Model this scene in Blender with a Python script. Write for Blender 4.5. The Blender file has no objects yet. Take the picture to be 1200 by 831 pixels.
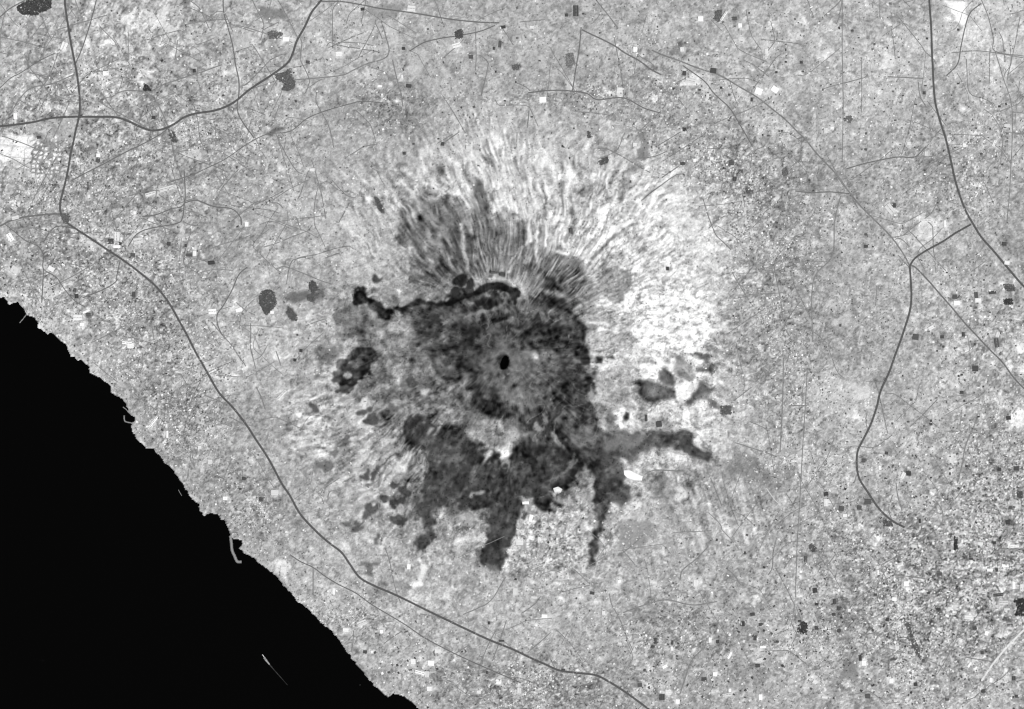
import bpy, math, random
import numpy as np
from mathutils import Vector

SC = bpy.context.scene
COL = SC.collection
rng = np.random.default_rng(7)
random.seed(7)

# ------------------------------------------------------------------ camera, sky, sun, exposure
M = 20.0                       # metres per map unit; map units run 0..1200 east, 0..831 south
CX, CY = 600.0, 415.5
def X(px): return (px - CX) * M
def Y(py): return (CY - py) * M

CAM_H = 160000.0
cam_d = bpy.data.cameras.new("survey_camera")
cam = bpy.data.objects.new("survey_camera", cam_d); COL.objects.link(cam)
cam.location = (0, 0, CAM_H)
cam.rotation_euler = (0, 0, 0)
cam_d.sensor_width = 36.0
cam_d.lens = 36.0 * CAM_H / (1200 * M)
cam_d.clip_start = 1000.0
cam_d.clip_end = 600000.0
SC.camera = cam
SC.cycles.filter_width = 1.25      # the sensor's own soft point spread

SUN_AZ, SUN_EL = 122.0, 56.0
w = bpy.data.worlds.new("World"); SC.world = w; w.use_nodes = True
nt = w.node_tree; nt.nodes.clear()
sky = nt.nodes.new("ShaderNodeTexSky"); sky.sky_type = 'NISHITA'; sky.sun_disc = False
sky.sun_elevation = math.radians(SUN_EL); sky.sun_rotation = math.radians(SUN_AZ)
bw = nt.nodes.new("ShaderNodeRGBToBW")          # one spectral band: the sky has no hue
bg = nt.nodes.new("ShaderNodeBackground"); bg.inputs["Strength"].default_value = 0.05
wo = nt.nodes.new("ShaderNodeOutputWorld")
nt.links.new(sky.outputs[0], bw.inputs[0]); nt.links.new(bw.outputs[0], bg.inputs[0]); nt.links.new(bg.outputs[0], wo.inputs[0])

sd = bpy.data.lights.new("sun", 'SUN'); sd.energy = 3.6; sd.angle = math.radians(0.5); sd.color = (1, 1, 1)
so = bpy.data.objects.new("sun", sd); COL.objects.link(so)
so.rotation_euler = (math.radians(90 - SUN_EL), 0, math.radians(180 - SUN_AZ))
so.location = (0, 0, 5000)

SC.view_settings.view_transform = 'Standard'; SC.view_settings.look = 'None'
SC.view_settings.gamma = 1.0; SC.view_settings.exposure = 0.9
SC.view_settings.use_curve_mapping = False

K = 1.90                        # how bright level ground of albedo 1 comes out under this sun and exposure
def tone(t):                    # 0..255 as seen in the picture -> albedo
    t = np.clip(np.asarray(t, dtype=np.float64), 0, 255) / 255.0
    lin = np.where(t <= 0.04045, t / 12.92, ((t + 0.055) / 1.055) ** 2.4)
    return lin / K

# ------------------------------------------------------------------ helpers
def new_obj(name, data, parent=None, label=None, cat=None, kind=None, group=None):
    o = bpy.data.objects.new(name, data); COL.objects.link(o)
    if parent is not None: o.parent = parent
    if label: o["label"] = label
    if cat: o["category"] = cat
    if kind: o["kind"] = kind
    if group: o["group"] = group
    return o

def np_mesh(name, verts, faces, mats=(), attr=None, smooth=False, facemat=None):
    """faces: (n,4) or (n,3) int array (or list of such); attr: per-vertex float 'cover'"""
    me = bpy.data.meshes.new(name)
    verts = np.asarray(verts, dtype=np.float32)
    fl = faces if isinstance(faces, list) else [faces]
    fl = [np.asarray(f, dtype=np.int32) for f in fl if len(f)]
    nl = sum(f.size for f in fl); nf = sum(len(f) for f in fl)
    me.vertices.add(len(verts)); me.vertices.foreach_set("co", verts.ravel())
    me.loops.add(nl); me.loops.foreach_set("vertex_index", np.concatenate([f.ravel() for f in fl]))
    me.polygons.add(nf)
    tot = np.concatenate([np.full(len(f), f.shape[1], dtype=np.int32) for f in fl])
    st = np.concatenate([[0], np.cumsum(tot)[:-1]]).astype(np.int32)
    me.polygons.foreach_set("loop_start", st); me.polygons.foreach_set("loop_total", tot)
    if facemat is not None: me.polygons.foreach_set("material_index", np.asarray(facemat, dtype=np.int32))
    me.polygons.foreach_set("use_smooth", np.full(nf, bool(smooth)))
    for m in mats: me.materials.append(m)
    if attr is not None:
        a = me.attributes.new("cover", 'FLOAT', 'POINT'); a.data.foreach_set("value", np.asarray(attr, dtype=np.float32))
    me.update(calc_edges=True)
    return me

def mat_plain(name, albedo, rough=0.85, spec=0.2, grain=0.0, grain_m=30.0, metallic=0.0):
    m = bpy.data.materials.new(name); m.use_nodes = True
    n = m.node_tree; b = n.nodes["Principled BSDF"]
    b.inputs["Roughness"].default_value = rough; b.inputs["Specular IOR Level"].default_value = spec
    a = float(albedo)
    if grain:
        tc = n.nodes.new("ShaderNodeNewGeometry"); no = n.nodes.new("ShaderNodeTexNoise")
        no.inputs["Scale"].default_value = 1.0 / grain_m; no.inputs["Detail"].default_value = 3
        n.links.new(tc.outputs["Position"], no.inputs["Vector"])
        r = n.nodes.new("ShaderNodeMapRange"); r.inputs["From Min"].default_value = 0.3; r.inputs["From Max"].default_value = 0.7
        r.inputs["To Min"].default_value = a * (1 - grain); r.inputs["To Max"].default_value = a * (1 + grain)
        n.links.new(no.outputs["Fac"], r.inputs["Value"]); n.links.new(r.outputs[0], b.inputs["Base Color"])
    else:
        b.inputs["Base Color"].default_value = (a, a, a, 1)
    return m

def mat_cover(name, grain=0.12, grain_m=35.0, rough=0.95):
    """ground cover: albedo of what grows or lies there, relief light and shade painted in on the volcano (attribute), broken up by two sizes of soil and leaf grain"""
    m = bpy.data.materials.new(name); m.use_nodes = True
    n = m.node_tree; b = n.nodes["Principled BSDF"]
    b.inputs["Roughness"].default_value = rough; b.inputs["Specular IOR Level"].default_value = 0.0
    at = n.nodes.new("ShaderNodeAttribute"); at.attribute_name = "cover"
    geo = n.nodes.new("ShaderNodeNewGeometry")
    outs = []
    for s, g in ((grain_m, grain), (grain_m * 0.4, grain * 0.8), (grain_m * 9, grain * 0.5)):
        no = n.nodes.new("ShaderNodeTexNoise"); no.inputs["Scale"].default_value = 1.0 / s; no.inputs["Detail"].default_value = 2
        n.links.new(geo.outputs["Position"], no.inputs["Vector"])
        r = n.nodes.new("ShaderNodeMapRange"); r.inputs["From Min"].default_value = 0.3; r.inputs["From Max"].default_value = 0.7
        r.inputs["To Min"].default_value = 1 - g; r.inputs["To Max"].default_value = 1 + g
        n.links.new(no.outputs["Fac"], r.inputs["Value"]); outs.append(r.outputs[0])
    m1 = n.nodes.new("ShaderNodeMath"); m1.operation = 'MULTIPLY'; n.links.new(outs[0], m1.inputs[0]); n.links.new(outs[1], m1.inputs[1])
    m0 = n.nodes.new("ShaderNodeMath"); m0.operation = 'MULTIPLY'; n.links.new(m1.outputs[0], m0.inputs[0]); n.links.new(outs[2], m0.inputs[1]); m1 = m0
    m2 = n.nodes.new("ShaderNodeMath"); m2.operation = 'MULTIPLY'; n.links.new(m1.outputs[0], m2.inputs[0]); n.links.new(at.outputs["Fac"], m2.inputs[1])
    n.links.new(m2.outputs[0], b.inputs["Base Color"])
    return m

MAT_GROUND = mat_cover("land_cover")
MAT_LAVA = mat_cover("lava_rock", 0.10, 45.0)
MAT_ASPH = mat_plain("asphalt", tone(84), grain=0.10, grain_m=60)
MAT_ASPH2 = mat_plain("worn_asphalt", tone(108), grain=0.12, grain_m=60)
MAT_LANE = mat_plain("lane_surface", tone(128), grain=0.2, grain_m=70)
MAT_ASPH3 = mat_plain("bleached_asphalt", tone(122), grain=0.2, grain_m=120)
MAT_DUST = mat_plain("pale_gravel", tone(225), grain=0.1, grain_m=60)
MAT_BALLAST = mat_plain("track_ballast", tone(104), grain=0.12, grain_m=60)
MAT_WALL = mat_plain("pale_render", tone(150), grain=0.1, grain_m=10)
MAT_STONE = mat_plain("breakwater_stone", tone(120), grain=0.25, grain_m=25)
MAT_SAIL = mat_plain("white_hull_paint", 0.45, rough=0.4, spec=0.4)
MAT_HULLD = mat_plain("dark_deck", 0.12, rough=0.6)
MAT_FOAM = mat_plain("foam", tone(48), grain=0.5, grain_m=80)
MAT_FOAM1 = mat_plain("thick_foam", tone(150), grain=0.4, grain_m=40)

m = bpy.data.materials.new("sea_water"); m.use_nodes = True
n = m.node_tree; b = n.nodes["Principled BSDF"]
b.inputs["Base Color"].default_value = (0.0006, 0.0006, 0.0006, 1); b.inputs["Roughness"].default_value = 0.12
b.inputs["IOR"].default_value = 1.33; b.inputs["Specular IOR Level"].default_value = 0.12
no = n.nodes.new("ShaderNodeTexNoise"); no.inputs["Scale"].default_value = 0.02; no.inputs["Detail"].default_value = 4
ge = n.nodes.new("ShaderNodeNewGeometry"); n.links.new(ge.outputs["Position"], no.inputs["Vector"])
bu = n.nodes.new("ShaderNodeBump"); bu.inputs["Strength"].default_value = 0.15; bu.inputs["Distance"].default_value = 1.0
n.links.new(no.outputs["Fac"], bu.inputs["Height"]); n.links.new(bu.outputs[0], b.inputs["Normal"])
MAT_SEA = m

# ------------------------------------------------------------------ the map grid
STEP = 1.13
inner_x = np.arange(-14, 1214 + STEP, STEP); inner_y = np.arange(-12, 843 + STEP, STEP)
def skirt(n=16, far=2400.0):
    d, s = [], 4.0
    t = 0.0
    for i in range(n):
        t += s; s *= 1.42; d.append(t)
    return np.array(d) * (far / d[-1])
sk = skirt()
GX = np.concatenate([inner_x[0] - sk[::-1], inner_x, inner_x[-1] + sk])
GY = np.concatenate([inner_y[0] - sk[::-1], inner_y, inner_y[-1] + sk])
W_, H_ = len(GX), len(GY)
PX, PY = np.meshgrid(GX, GY)
NS = len(sk)

def sample(F, px, py):
    """bilinear sample of a grid field at map positions"""
    px = np.asarray(px, float); py = np.asarray(py, float)
    fx = np.interp(px, GX, np.arange(W_)); fy = np.interp(py, GY, np.arange(H_))
    ix = np.clip(fx.astype(int), 0, W_ - 2); iy = np.clip(fy.astype(int), 0, H_ - 2)
    tx, ty = fx - ix, fy - iy
    return (F[iy, ix] * (1 - tx) + F[iy, ix + 1] * tx) * (1 - ty) + (F[iy + 1, ix] * (1 - tx) + F[iy + 1, ix + 1] * tx) * ty

def blur(F, s):
    """gaussian blur, s in grid cells"""
    r = max(1, int(3 * s)); k = np.exp(-0.5 * (np.arange(-r, r + 1) / s) ** 2); k /= k.sum()
    if r > 24:                                   # large kernels: two-pass through FFT
        P = np.pad(F, r, mode='edge'); fy = np.fft.rfftfreq(P.shape[1]); fx = np.fft.fftfreq(P.shape[0])
        G = np.exp(-2 * (math.pi * s) ** 2 * (fx[:, None] ** 2 + fy[None, :] ** 2))
        return np.fft.irfft2(np.fft.rfft2(P) * G, s=P.shape)[r:-r, r:-r]
    P = np.pad(F, ((r, r), (0, 0)), mode='edge'); out = sum(k[i] * P[i:i + F.shape[0]] for i in range(2 * r + 1))
    P = np.pad(out, ((0, 0), (r, r)), mode='edge'); return sum(k[i] * P[:, i:i + F.shape[1]] for i in range(2 * r + 1))

def noise(s, seed, aniso=None):
    """unit-variance smooth noise of correlation length s map units; aniso=(angle_deg, stretch) makes bands"""
    r = np.random.default_rng(seed)
    white = r.standard_normal((H_, W_))
    fy = np.fft.fftfreq(H_)[:, None]; fx = np.fft.rfftfreq(W_)[None, :]
    sg = s / STEP
    if aniso is None:
        G = np.exp(-2 * (math.pi * sg) ** 2 * (fx ** 2 + fy ** 2))
    else:
        a = math.radians(aniso[0]); u = fx * math.cos(a) - fy * math.sin(a); v = fx * math.sin(a) + fy * math.cos(a)
        G = np.exp(-2 * math.pi ** 2 * ((u * sg * aniso[1]) ** 2 + (v * sg) ** 2))
    F = np.fft.irfft2(np.fft.rfft2(white) * G, s=(H_, W_))
    return (F - F.mean()) / F.std()

WARP_X = noise(1.1, 15) * 0.8 + noise(2.4, 11) * 1.7 + noise(7, 12) * 2.2
WARP_Y = noise(1.1, 16) * 0.8 + noise(2.4, 13) * 1.7 + noise(7, 14) * 2.2

def pip(poly, warp=1.0):
    """mask of a polygon (map units) on the grid, edges roughened by warp"""
    P = np.asarray(poly, float)
    x0, y0 = P.min(0) - 14; x1, y1 = P.max(0) + 14
    i0, i1 = np.searchsorted(GX, [x0, x1]); j0, j1 = np.searchsorted(GY, [y0, y1])
    i0 = max(i0 - 1, 0); j0 = max(j0 - 1, 0); i1 = min(i1 + 1, W_); j1 = min(j1 + 1, H_)
    x = PX[j0:j1, i0:i1] + warp * WARP_X[j0:j1, i0:i1]; y = PY[j0:j1, i0:i1] + warp * WARP_Y[j0:j1, i0:i1]
    ins = np.zeros(x.shape, bool)
    n = len(P)
    for a in range(n):
        xa, ya = P[a]; xb, yb = P[(a + 1) % n]
        if ya == yb: continue
        c = ((ya > y) != (yb > y)) & (x < (xb - xa) * (y - ya) / (yb - ya) + xa)
        ins ^= c
    F = np.zeros((H_, W_), np.float32); F[j0:j1, i0:i1] = ins
    return F

def ell(cx, cy, rx, ry, ang=0, n=20):
    a = math.radians(ang); out = []
    for k in range(n):
        t = 2 * math.pi * k / n; u, v = rx * math.cos(t), ry * math.sin(t)
        out.append((cx + u * math.cos(a) - v * math.sin(a), cy + u * math.sin(a) + v * math.cos(a)))
    return out

def cells(size, ang, seed, jitter=0.8, warp=2.0, metric='cheb'):
    """parcels: (random value per parcel, distance to the parcel's edge)"""
    a = math.radians(ang)
    x = PX + WARP_X * warp; y = PY + WARP_Y * warp
    u = (x * math.cos(a) + y * math.sin(a)) / size; v = (-x * math.sin(a) + y * math.cos(a)) / (size * 0.8)
    iu = np.floor(u).astype(np.int64); iv = np.floor(v).astype(np.int64)
    N = 1 << 20; r = np.random.default_rng(seed); T = r.random((3, N)).astype(np.float32)
    best = np.full(u.shape, 9e9, np.float32); second = best.copy(); val = np.zeros(u.shape, np.float32)
    for du in (-1, 0, 1):
        for dv in (-1, 0, 1):
            cu = iu + du; cv = iv + dv
            h = (cu * 73856093 ^ cv * 19349663) & (N - 1)
            ddx = u - (cu + 0.5 + (T[0][h] - 0.5) * jitter); ddy = v - (cv + 0.5 + (T[1][h] - 0.5) * jitter)
            d = np.maximum(abs(ddx), abs(ddy)) if metric == 'cheb' else np.hypot(ddx, ddy)
            d = d.astype(np.float32)
            nb = d < best
            second = np.where(nb, best, np.minimum(second, d)); val = np.where(nb, T[2][h], val); best = np.where(nb, d, best)
    return val * 2 - 1, second - best

# ------------------------------------------------------------------ coast
COAST = [(-3000, 60), (-900, 190), (-300, 262), (-60, 325), (-14, 343), (0, 348), (5, 349), (8, 353), (10, 357), (15, 354), (20, 353.5), (24, 357),
 (29, 362), (31, 366), (32, 370), (37, 371), (41, 372), (44, 378), (46, 385), (51, 388), (56, 392), (60, 389), (64, 391), (68, 396), (71, 400),
 (76, 402), (78, 406), (80, 411), (85, 418), (90, 423), (95, 421), (99, 425), (104, 430), (105, 436), (110, 440), (117, 441), (122, 446), (128, 451), (131, 456),
 (131.5, 460), (138, 465), (144, 468), (148, 473), (150, 481), (154, 486), (157, 489), (158, 494), (154, 496), (156, 502), (157, 511), (163, 517), (172, 525), (176, 525), (181, 527),
 (188, 535), (197, 546), (204, 553), (210, 560), (215, 566), (217, 574), (225, 581), (229, 587), (234, 592), (234, 600), (240, 604), (246, 602), (253, 602), (259, 606), (264, 609),
 (267, 616), (270, 624), (271, 631), (277, 631), (283, 633), (284, 637), (280, 642), (286, 646), (292, 650), (300, 656), (307, 661), (315, 668), (323, 674), (330, 681), (334, 688), (342, 695), (350, 705),
 (358, 711), (363, 716), (370, 722), (377, 730), (387, 737), (393, 743), (398, 749), (402, 757), (408, 765), (414, 773), (420, 780), (427, 789), (431, 796), (440, 805), (448, 811), (455, 816),
 (463, 812), (470, 815), (476, 817), (483, 823), (493, 832), (505, 843), (540, 868), (600, 920), (680, 1000), (760, 1150), (800, 1500), (700, 3600), (-3600, 3600), (-3600, 60)]
WX0, WY0 = WARP_X, WARP_Y
WARP_X = noise(1.6, 21) * 0.6; WARP_Y = noise(1.6, 22) * 0.6
SEA_M = pip(COAST, 1.0) > 0.5
WARP_X, WARP_Y = WX0, WY0
# flood-free basin of the small western harbour
SEA_M |= pip([(147, 489), (151, 484), (157, 489), (156.5, 494), (148, 493)], 0) > 0.5
SEA_SOFT = blur(SEA_M.astype(float), 14)
inland = np.clip(1 - blur(SEA_M.astype(float), 40), 0, 1)

# ------------------------------------------------------------------ relief
VX, VY = 594.0, 412.0
dx, dy = PX - VX, PY - VY
R = np.hypot(dx, dy); TH = np.arctan2(-dy, dx)           # TH: east = 0, north = +90
def smooth(a, b, x): t = np.clip((x - a) / (b - a), 0, 1); return t * t * (3 - 2 * t)
def wrapd(a, b): return np.abs((a - b + math.pi) % (2 * math.pi) - math.pi)

def polar(nth, nr, seed, wander=0.0):
    """noise in (bearing, distance) about the volcano: long streaks that run straight downhill"""
    r = np.random.default_rng(seed); T = r.standard_normal((nr + 2, nth))
    th = (TH / (2 * math.pi) % 1.0) * nth + wander; rr = np.clip(R / 430.0, 0, 0.999) * nr
    j = np.floor(th).astype(int); f = th - j; f = f * f * (3 - 2 * f); i = np.floor(rr).astype(int); g = rr - i; g = g * g * (3 - 2 * g)
    a = T[i, j % nth] * (1 - f) + T[i, (j + 1) % nth] * f; b_ = T[i + 1, j % nth] * (1 - f) + T[i + 1, (j + 1) % nth] * f
    F = a * (1 - g) + b_ * g
    return F / 0.62
wand = noise(45, 31) * 1.3 + noise(7, 32) * 0.22
S1 = polar(150, 12, 41, wand * 1.0); S2 = polar(260, 24, 42, wand * 1.7); S3 = polar(430, 46, 43, wand * 2.6)
S4 = polar(640, 40, 46, wand * 3.8)
BRK = np.clip(0.75 + 0.45 * noise(9, 45), 0.05, 1.8); S1 = S1 * BRK; S2 = S2 * BRK; S3 = S3 * (0.5 + 0.5 * BRK)
STREAK = 0.45 * S1 + 0.6 * S2 + 0.5 * S3

prof_r = [0, 40, 75, 95, 120, 150, 190, 235, 290, 340, 400, 520, 2000]
prof_n = [880, 860, 860, 960, 760, 560, 360, 220, 120, 70, 40, 26, 20]
prof_s = [1060, 860, 640, 540, 430, 320, 220, 140, 80, 50, 32, 24, 20]
# south-west shoulder is longer and lower than the old northern wall
wN = smooth(-0.25, 0.55, np.sin(TH) + 0.25 * np.cos(TH))
BASE = np.interp(R, prof_r, prof_s) * (1 - wN) + np.interp(R, prof_r, prof_n) * wN
# crest of the old caldera: arc from west round north to east-north-east
crestR = 74 + 10 * np.sin(TH * 2 + 0.7) + 2.5 * noise(9, 33)
crestR = crestR + 14 * np.exp(-(wrapd(TH, 0.5) / 0.5) ** 2) - 2 * np.exp(-(wrapd(TH, 1.9) / 0.4) ** 2)
arc = smooth(0.05, 0.45, np.sin(TH - 0.12)) 
u = R - crestR
RIDGE = 190 * arc * np.where(u < 0, np.exp(-(u / 7.0) ** 2), np.exp(-(u / 34.0) ** 2)) * (1 + 0.13 * noise(7, 34))
# summit cone and crater
rc = np.hypot(PX - 590.3, PY - 424.5)
rc = rc * (1 + 0.04 * noise(5, 35))
cone = np.interp(rc, [0, 9, 13, 30, 48, 66, 95], [1190, 1210, 1200, 1080, 900, 740, 0])
BASE2 = BASE + RIDGE
Z = np.maximum(BASE2, cone)
Z = blur(Z, 2.0)
ua, ub = PX - 590.3, PY - 424.5; ct, st_ = math.cos(math.radians(12)), math.sin(math.radians(12))
re = np.hypot((ua * ct + ub * st_) / 5.6, (-ua * st_ + ub * ct) / 8.9) * (1 + 0.03 * noise(4, 47))
Z = np.where(re < 1.0, np.minimum(Z, np.interp(re, [0, 0.45, 0.72, 0.9, 1.0], [880, 890, 930, 1070, 1190])), Z)
gul = smooth(70, 110, R) * (1 - smooth(230, 340, R)) * (0.35 + 0.65 * smooth(-0.35, 0.3, np.sin(TH) + 0.5 * np.cos(TH)))
Z = Z + gul * 11.0 * (0.55 * S2 + 0.6 * S3 + 0.25 * S1 + 0.3 * S4)
rough = smooth(15, 30, rc) * (1 - smooth(80, 160, R))
Z = Z + rough * (noise(2.0, 36) * 7 + noise(5, 37) * 14) + rough * 2.5 * S3
Z = Z + np.where(rc > 15, (1 - smooth(200, 420, R)) * noise(3.0, 38) * 3.0, 0)
Z = Z + noise(30, 39) * 7 * smooth(0.5, 1, inland) + noise(6, 40) * 0.6
# distant hill ranges beyond the plain, outside the frame
FAR = smooth(900, 1500, R) * (noise(60, 44) * 0.5 + 0.9) * 320
Z = Z + np.clip(FAR, 0, None) * (1 - SEA_SOFT)
Z = Z * smooth(0.0, 0.55, 1 - SEA_SOFT * 1.6) if False else Z - SEA_SOFT * 22
Z = np.maximum(Z, 5.0)
Z = np.where(SEA_M, -8.0, Z)

# ------------------------------------------------------------------ land cover, as tones of the survey picture
n07, n12, n2, n5, n14, n40 = noise(0.55, 51), noise(1.1, 52), noise(1.9, 53), noise(5, 54), noise(14, 55), noise(42, 56)
cA, eA = cells(10.5, 20, 61); cB, eB = cells(5.2, -14, 62, warp=1.2); cC, eC = cells(2.7, 8, 63, warp=0.6); cD, eD = cells(7.5, 62, 64)
cE, eE = cells(2.3, -3, 65, warp=0.2)

def lobe(items, s):
    """smooth weight map from (x, y, rx, ry, weight)"""
    F = np.zeros((H_, W_))
    for x, y, rx, ry, wt in items: F += wt * np.exp(-(((PX - x) / rx) ** 2 + ((PY - y) / ry) ** 2))
    return F
URB = np.clip(lobe([(60, 180, 120, 90, .9), (120, 330, 120, 60, .8), (180, 400, 60, 60, .9), (210, 480, 50, 60, .9), (290, 590, 50, 40, .8), (400, 730, 90, 30, .7),
   (460, 125, 45, 28, 1.0), (640, 112, 90, 18, .8), (780, 120, 60, 60, .5), (840, 190, 45, 40, .8), (900, 300, 60, 120, .7), (930, 470, 60, 90, .6),
   (660, 810, 90, 40, .9), (550, 800, 70, 30, .6), (800, 740, 60, 50, .7), (1080, 700, 120, 110, 1.0), (1180, 560, 60, 120, .9), (1120, 200, 90, 70, .6), (250, 150, 100, 80, .5), (640, 640, 60, 40, .5)], 0), 0, 1)
AMP = 1.0 + 0.30 * URB + lobe([(1130, 700, 170, 130, .45), (1160, 380, 80, 60, .5), (900, 210, 60, 50, .3), (560, 120, 170, 120, -.25), (330, 270, 110, 60, -.1), (120, 60, 120, 80, .5), (30, 180, 40, 40, .3), (640, 640, 60, 40, .4), (120, 300, 120, 80, .25)], 0)
# parcels, hedgerows, lanes, single plots
PATCH = 16 * np.clip(noise(2.6, 58) - 0.9, 0, 2) - 13 * np.clip(noise(2.2, 59) - 1.1, 0, 2)
VEIN = -11 * np.clip(1 - abs(noise(3.2, 101)) / 0.13, 0, 1) * (noise(9, 102) > -0.2) - 8 * np.clip(1 - abs(noise(6, 103)) / 0.08, 0, 1)
DET = 10 * cA + 9 * cD + 14.5 * cB + 15 * cC + 4 * n12 + 4.5 * n07 + 4 * n2 + PATCH + VEIN
DET += -9 * (eC < 0.10) * (cE < 0.3) - 7 * (eA < 0.05) - 6 * (eD < 0.06)
speck = np.where(cE > 0.93, 48.0, 0) + np.where(cE < -0.94, -42.0, 0) + np.where(cC > 0.93, 24.0, 0) + np.where(cC < -0.95, -26.0, 0)
DET += -12 * URB * (eB < 0.08) - 9 * URB * (eC < 0.08)
_, g1 = cells(6.2, 23, 66, jitter=0.3, warp=0.9); _, g2 = cells(6.6, 2, 67, jitter=0.3, warp=0.8); _, g3 = cells(6.0, -28, 68, jitter=0.35, warp=0.9)
G_ = np.where((PY > 560) & (PX > 480), g3, np.where(PX + 12 * n5 < 560, g1, g2))
DET += -24 * (0.12 + 0.88 * URB) * np.clip(1.25 - G_ / 0.11, 0, 1) * (n5 > -0.9)                 # street grids
DET = DET - DET.mean()
DET = DET * AMP + speck * (0.25 + 0.75 * URB) * AMP
T = 173 + 3.5 * n40 + 4.5 * n14 + 4 * n5 + DET
T -= 5 * URB

def put(poly, t, soft=1.0, warp=1.0, keep=0.8, alpha=1.0, extra=None):
    """lay a patch of another cover: t = tone, soft = width of its edge, keep = how much of the fine detail stays"""
    global T
    mk = pip(poly, warp)
    if soft > 0: mk = blur(mk, soft)
    mk = mk * alpha
    base = t + keep * DET * (t / 175.0) + (extra if extra is not None else 0)
    T = T * (1 - mk) + base * mk

# broad tonal differences
def wash(items):
    global T
    for x, y, rx, ry, a in items: T = T + a * np.exp(-(((PX - x) / rx) ** 2 + ((PY - y) / ry) ** 2))
wash([(620, 190, 150, 60, 16), (560, 200, 70, 60, 8), (770, 330, 72, 100, 34), (775, 330, 60, 85, 46), (700, 265, 60, 45, 38), (640, 225, 60, 40, 22), (560, 235, 90, 30, 20), (800, 300, 120, 120, 8), (470, 250, 60, 60, 12), (430, 290, 60, 60, 16), (420, 500, 60, 60, 20),
      (440, 580, 60, 50, 16), (470, 550, 22, 24, 30), (380, 490, 40, 40, 10), (650, 610, 70, 40, 14), (790, 500, 60, 40, 34), (1150, 30, 60, 50, 28), (1010, 50, 80, 50, 12), (975, 455, 35, 25, 22), (1010, 458, 16, 12, 26),
      (980, 540, 40, 50, 10), (920, 300, 50, 150, -6), (460, 125, 40, 26, -14), (860, 200, 70, 60, -5), (240, 200, 70, 60, -5), (20, 180, 26, 26, 40), (1110, 270, 60, 30, 14), (640, 820, 110, 30, -12), (860, 590, 90, 50, -5), (330, 60, 40, 12, -14), (1080, 660, 120, 60, -6), (700, 120, 200, 50, -3),
      (230, 330, 60, 60, -4), (800, 660, 80, 40, -3), (130, 40, 60, 30, 14), (60, 420, 60, 40, 4), (150, 210, 60, 30, -10), (1170, 450, 40, 60, 10), (1100, 470, 60, 30, 8), (420, 380, 30, 40, -6)])

# streaks down the flanks: light and shade of ridges and gullies painted in
flank = smooth(75, 120, R) * (1 - smooth(240, 330, R))
sec_n = np.exp(-(wrapd(TH, math.radians(88)) / 0.95) ** 4); sec_e = np.exp(-(wrapd(TH, math.radians(5)) / 0.62) ** 4); sec_s = np.exp(-(wrapd(TH, math.radians(215)) / 0.75) ** 4)
T += flank * (14 * sec_n + 9 * sec_e + 9 * sec_s + 2) * (0.45 * S2 + 0.7 * S3 + 0.3 * S1 + 0.6 * S4)
# the leafy east flank: almost white, sunlight on it painted in too, with dark flecks along the contours
ef = pip([(690, 300), (715, 262), (745, 258), (800, 262), (812, 300), (826, 340), (830, 385), (822, 412), (800, 414), (745, 414), (742, 372), (736, 330)], 2.0)
ef = blur(ef, 4); efw = blur(ef, 18); T += 6 * efw + 11 * efw * S3 + 9 * efw * S4
fle = noise(1.5, 71, (20, 2.4))
T = T * (1 - 0.8 * ef) + 0.8 * ef * (241 + 1.35 * DET - 34 * np.clip(fle - 0.3, 0, 2) + 12 * n14 + 9 * n5 - 34 * np.clip(S3 - .4, 0, 2) - 24 * np.clip(S4 - .4, 0, 2))

# oriented field strips
band1 = noise(1.1, 72, (-72, 7)); mk = blur(pip([(795, 545), (850, 560), (915, 570), (925, 640), (870, 660), (800, 650)], 2), 8)
T += mk * band1 * 14
band2 = noise(0.9, 73, (0, 6)); mk = blur(pip([(1060, 640), (1200, 620), (1200, 720), (1080, 725)], 2), 10)
T += mk * band2 * 11
band3 = noise(1.0, 74, (58, 7)); mk = blur(pip([(105, 0), (240, 0), (215, 45), (120, 60)], 2), 8)
T += mk * band3 * 18
band4 = noise(1.0, 75, (-12, 6)); mk = blur(pip([(940, 0), (1085, 0), (1085, 60), (1010, 70)], 2), 10)
T += mk * band4 * 10
mk = blur(pip([(320, 470), (520, 470), (520, 640), (400, 600)], 2), 14)
T += mk * 9 * S3

# --- northern slope: grey scrub, ravine light and shade painted as streaks
NS_ = 8 * S2 + 12 * S3 + 6 * S1 + 10 * S4
put([(462, 265), (468, 245), (482, 236), (508, 233), (532, 233), (543, 252), (550, 225), (560, 207), (568, 214), (574, 245), (580, 268), (600, 268), (632, 262), (655, 292), (680, 302), (690, 335), (640, 340), (600, 327), (560, 322), (500, 332), (490, 305), (474, 290)], 138, 2.5, 1.2, 0.45, 0.85, NS_)
put([(480, 258), (476, 240), (500, 235), (505, 250), (530, 232), (537, 250), (536, 275), (520, 262), (505, 270), (490, 280), (470, 275)], 112, 1.6, 1.6, 0.6, 0.6, NS_ * 0.8)
put([(572, 262), (584, 256), (605, 262), (612, 285), (600, 290), (580, 285)], 118, 2, 1.5, 0.5, 0.6, NS_ * 0.8)
put([(530, 265), (540, 265), (546, 300), (548, 318), (538, 312), (532, 285)], 96, 1.5, 0.8, 0.5, 0.75)
put([(545, 278), (552, 278), (555, 298), (548, 296)], 92, 1.0, 0.6, 0.5, 0.8)
put([(505, 290), (520, 300), (540, 325), (525, 327), (505, 305)], 108, 2, 1.2, 0.5, 0.6, NS_ * 0.5)
put([(438, 232), (442, 232), (450, 246), (449, 250), (443, 246)], 88, 0.8, 0.5, 0.5)
put([(556, 213), (564, 208), (568, 232), (572, 250), (562, 246), (558, 230)], 112, 1.2, 1.0, 0.5, 0.7)
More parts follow.
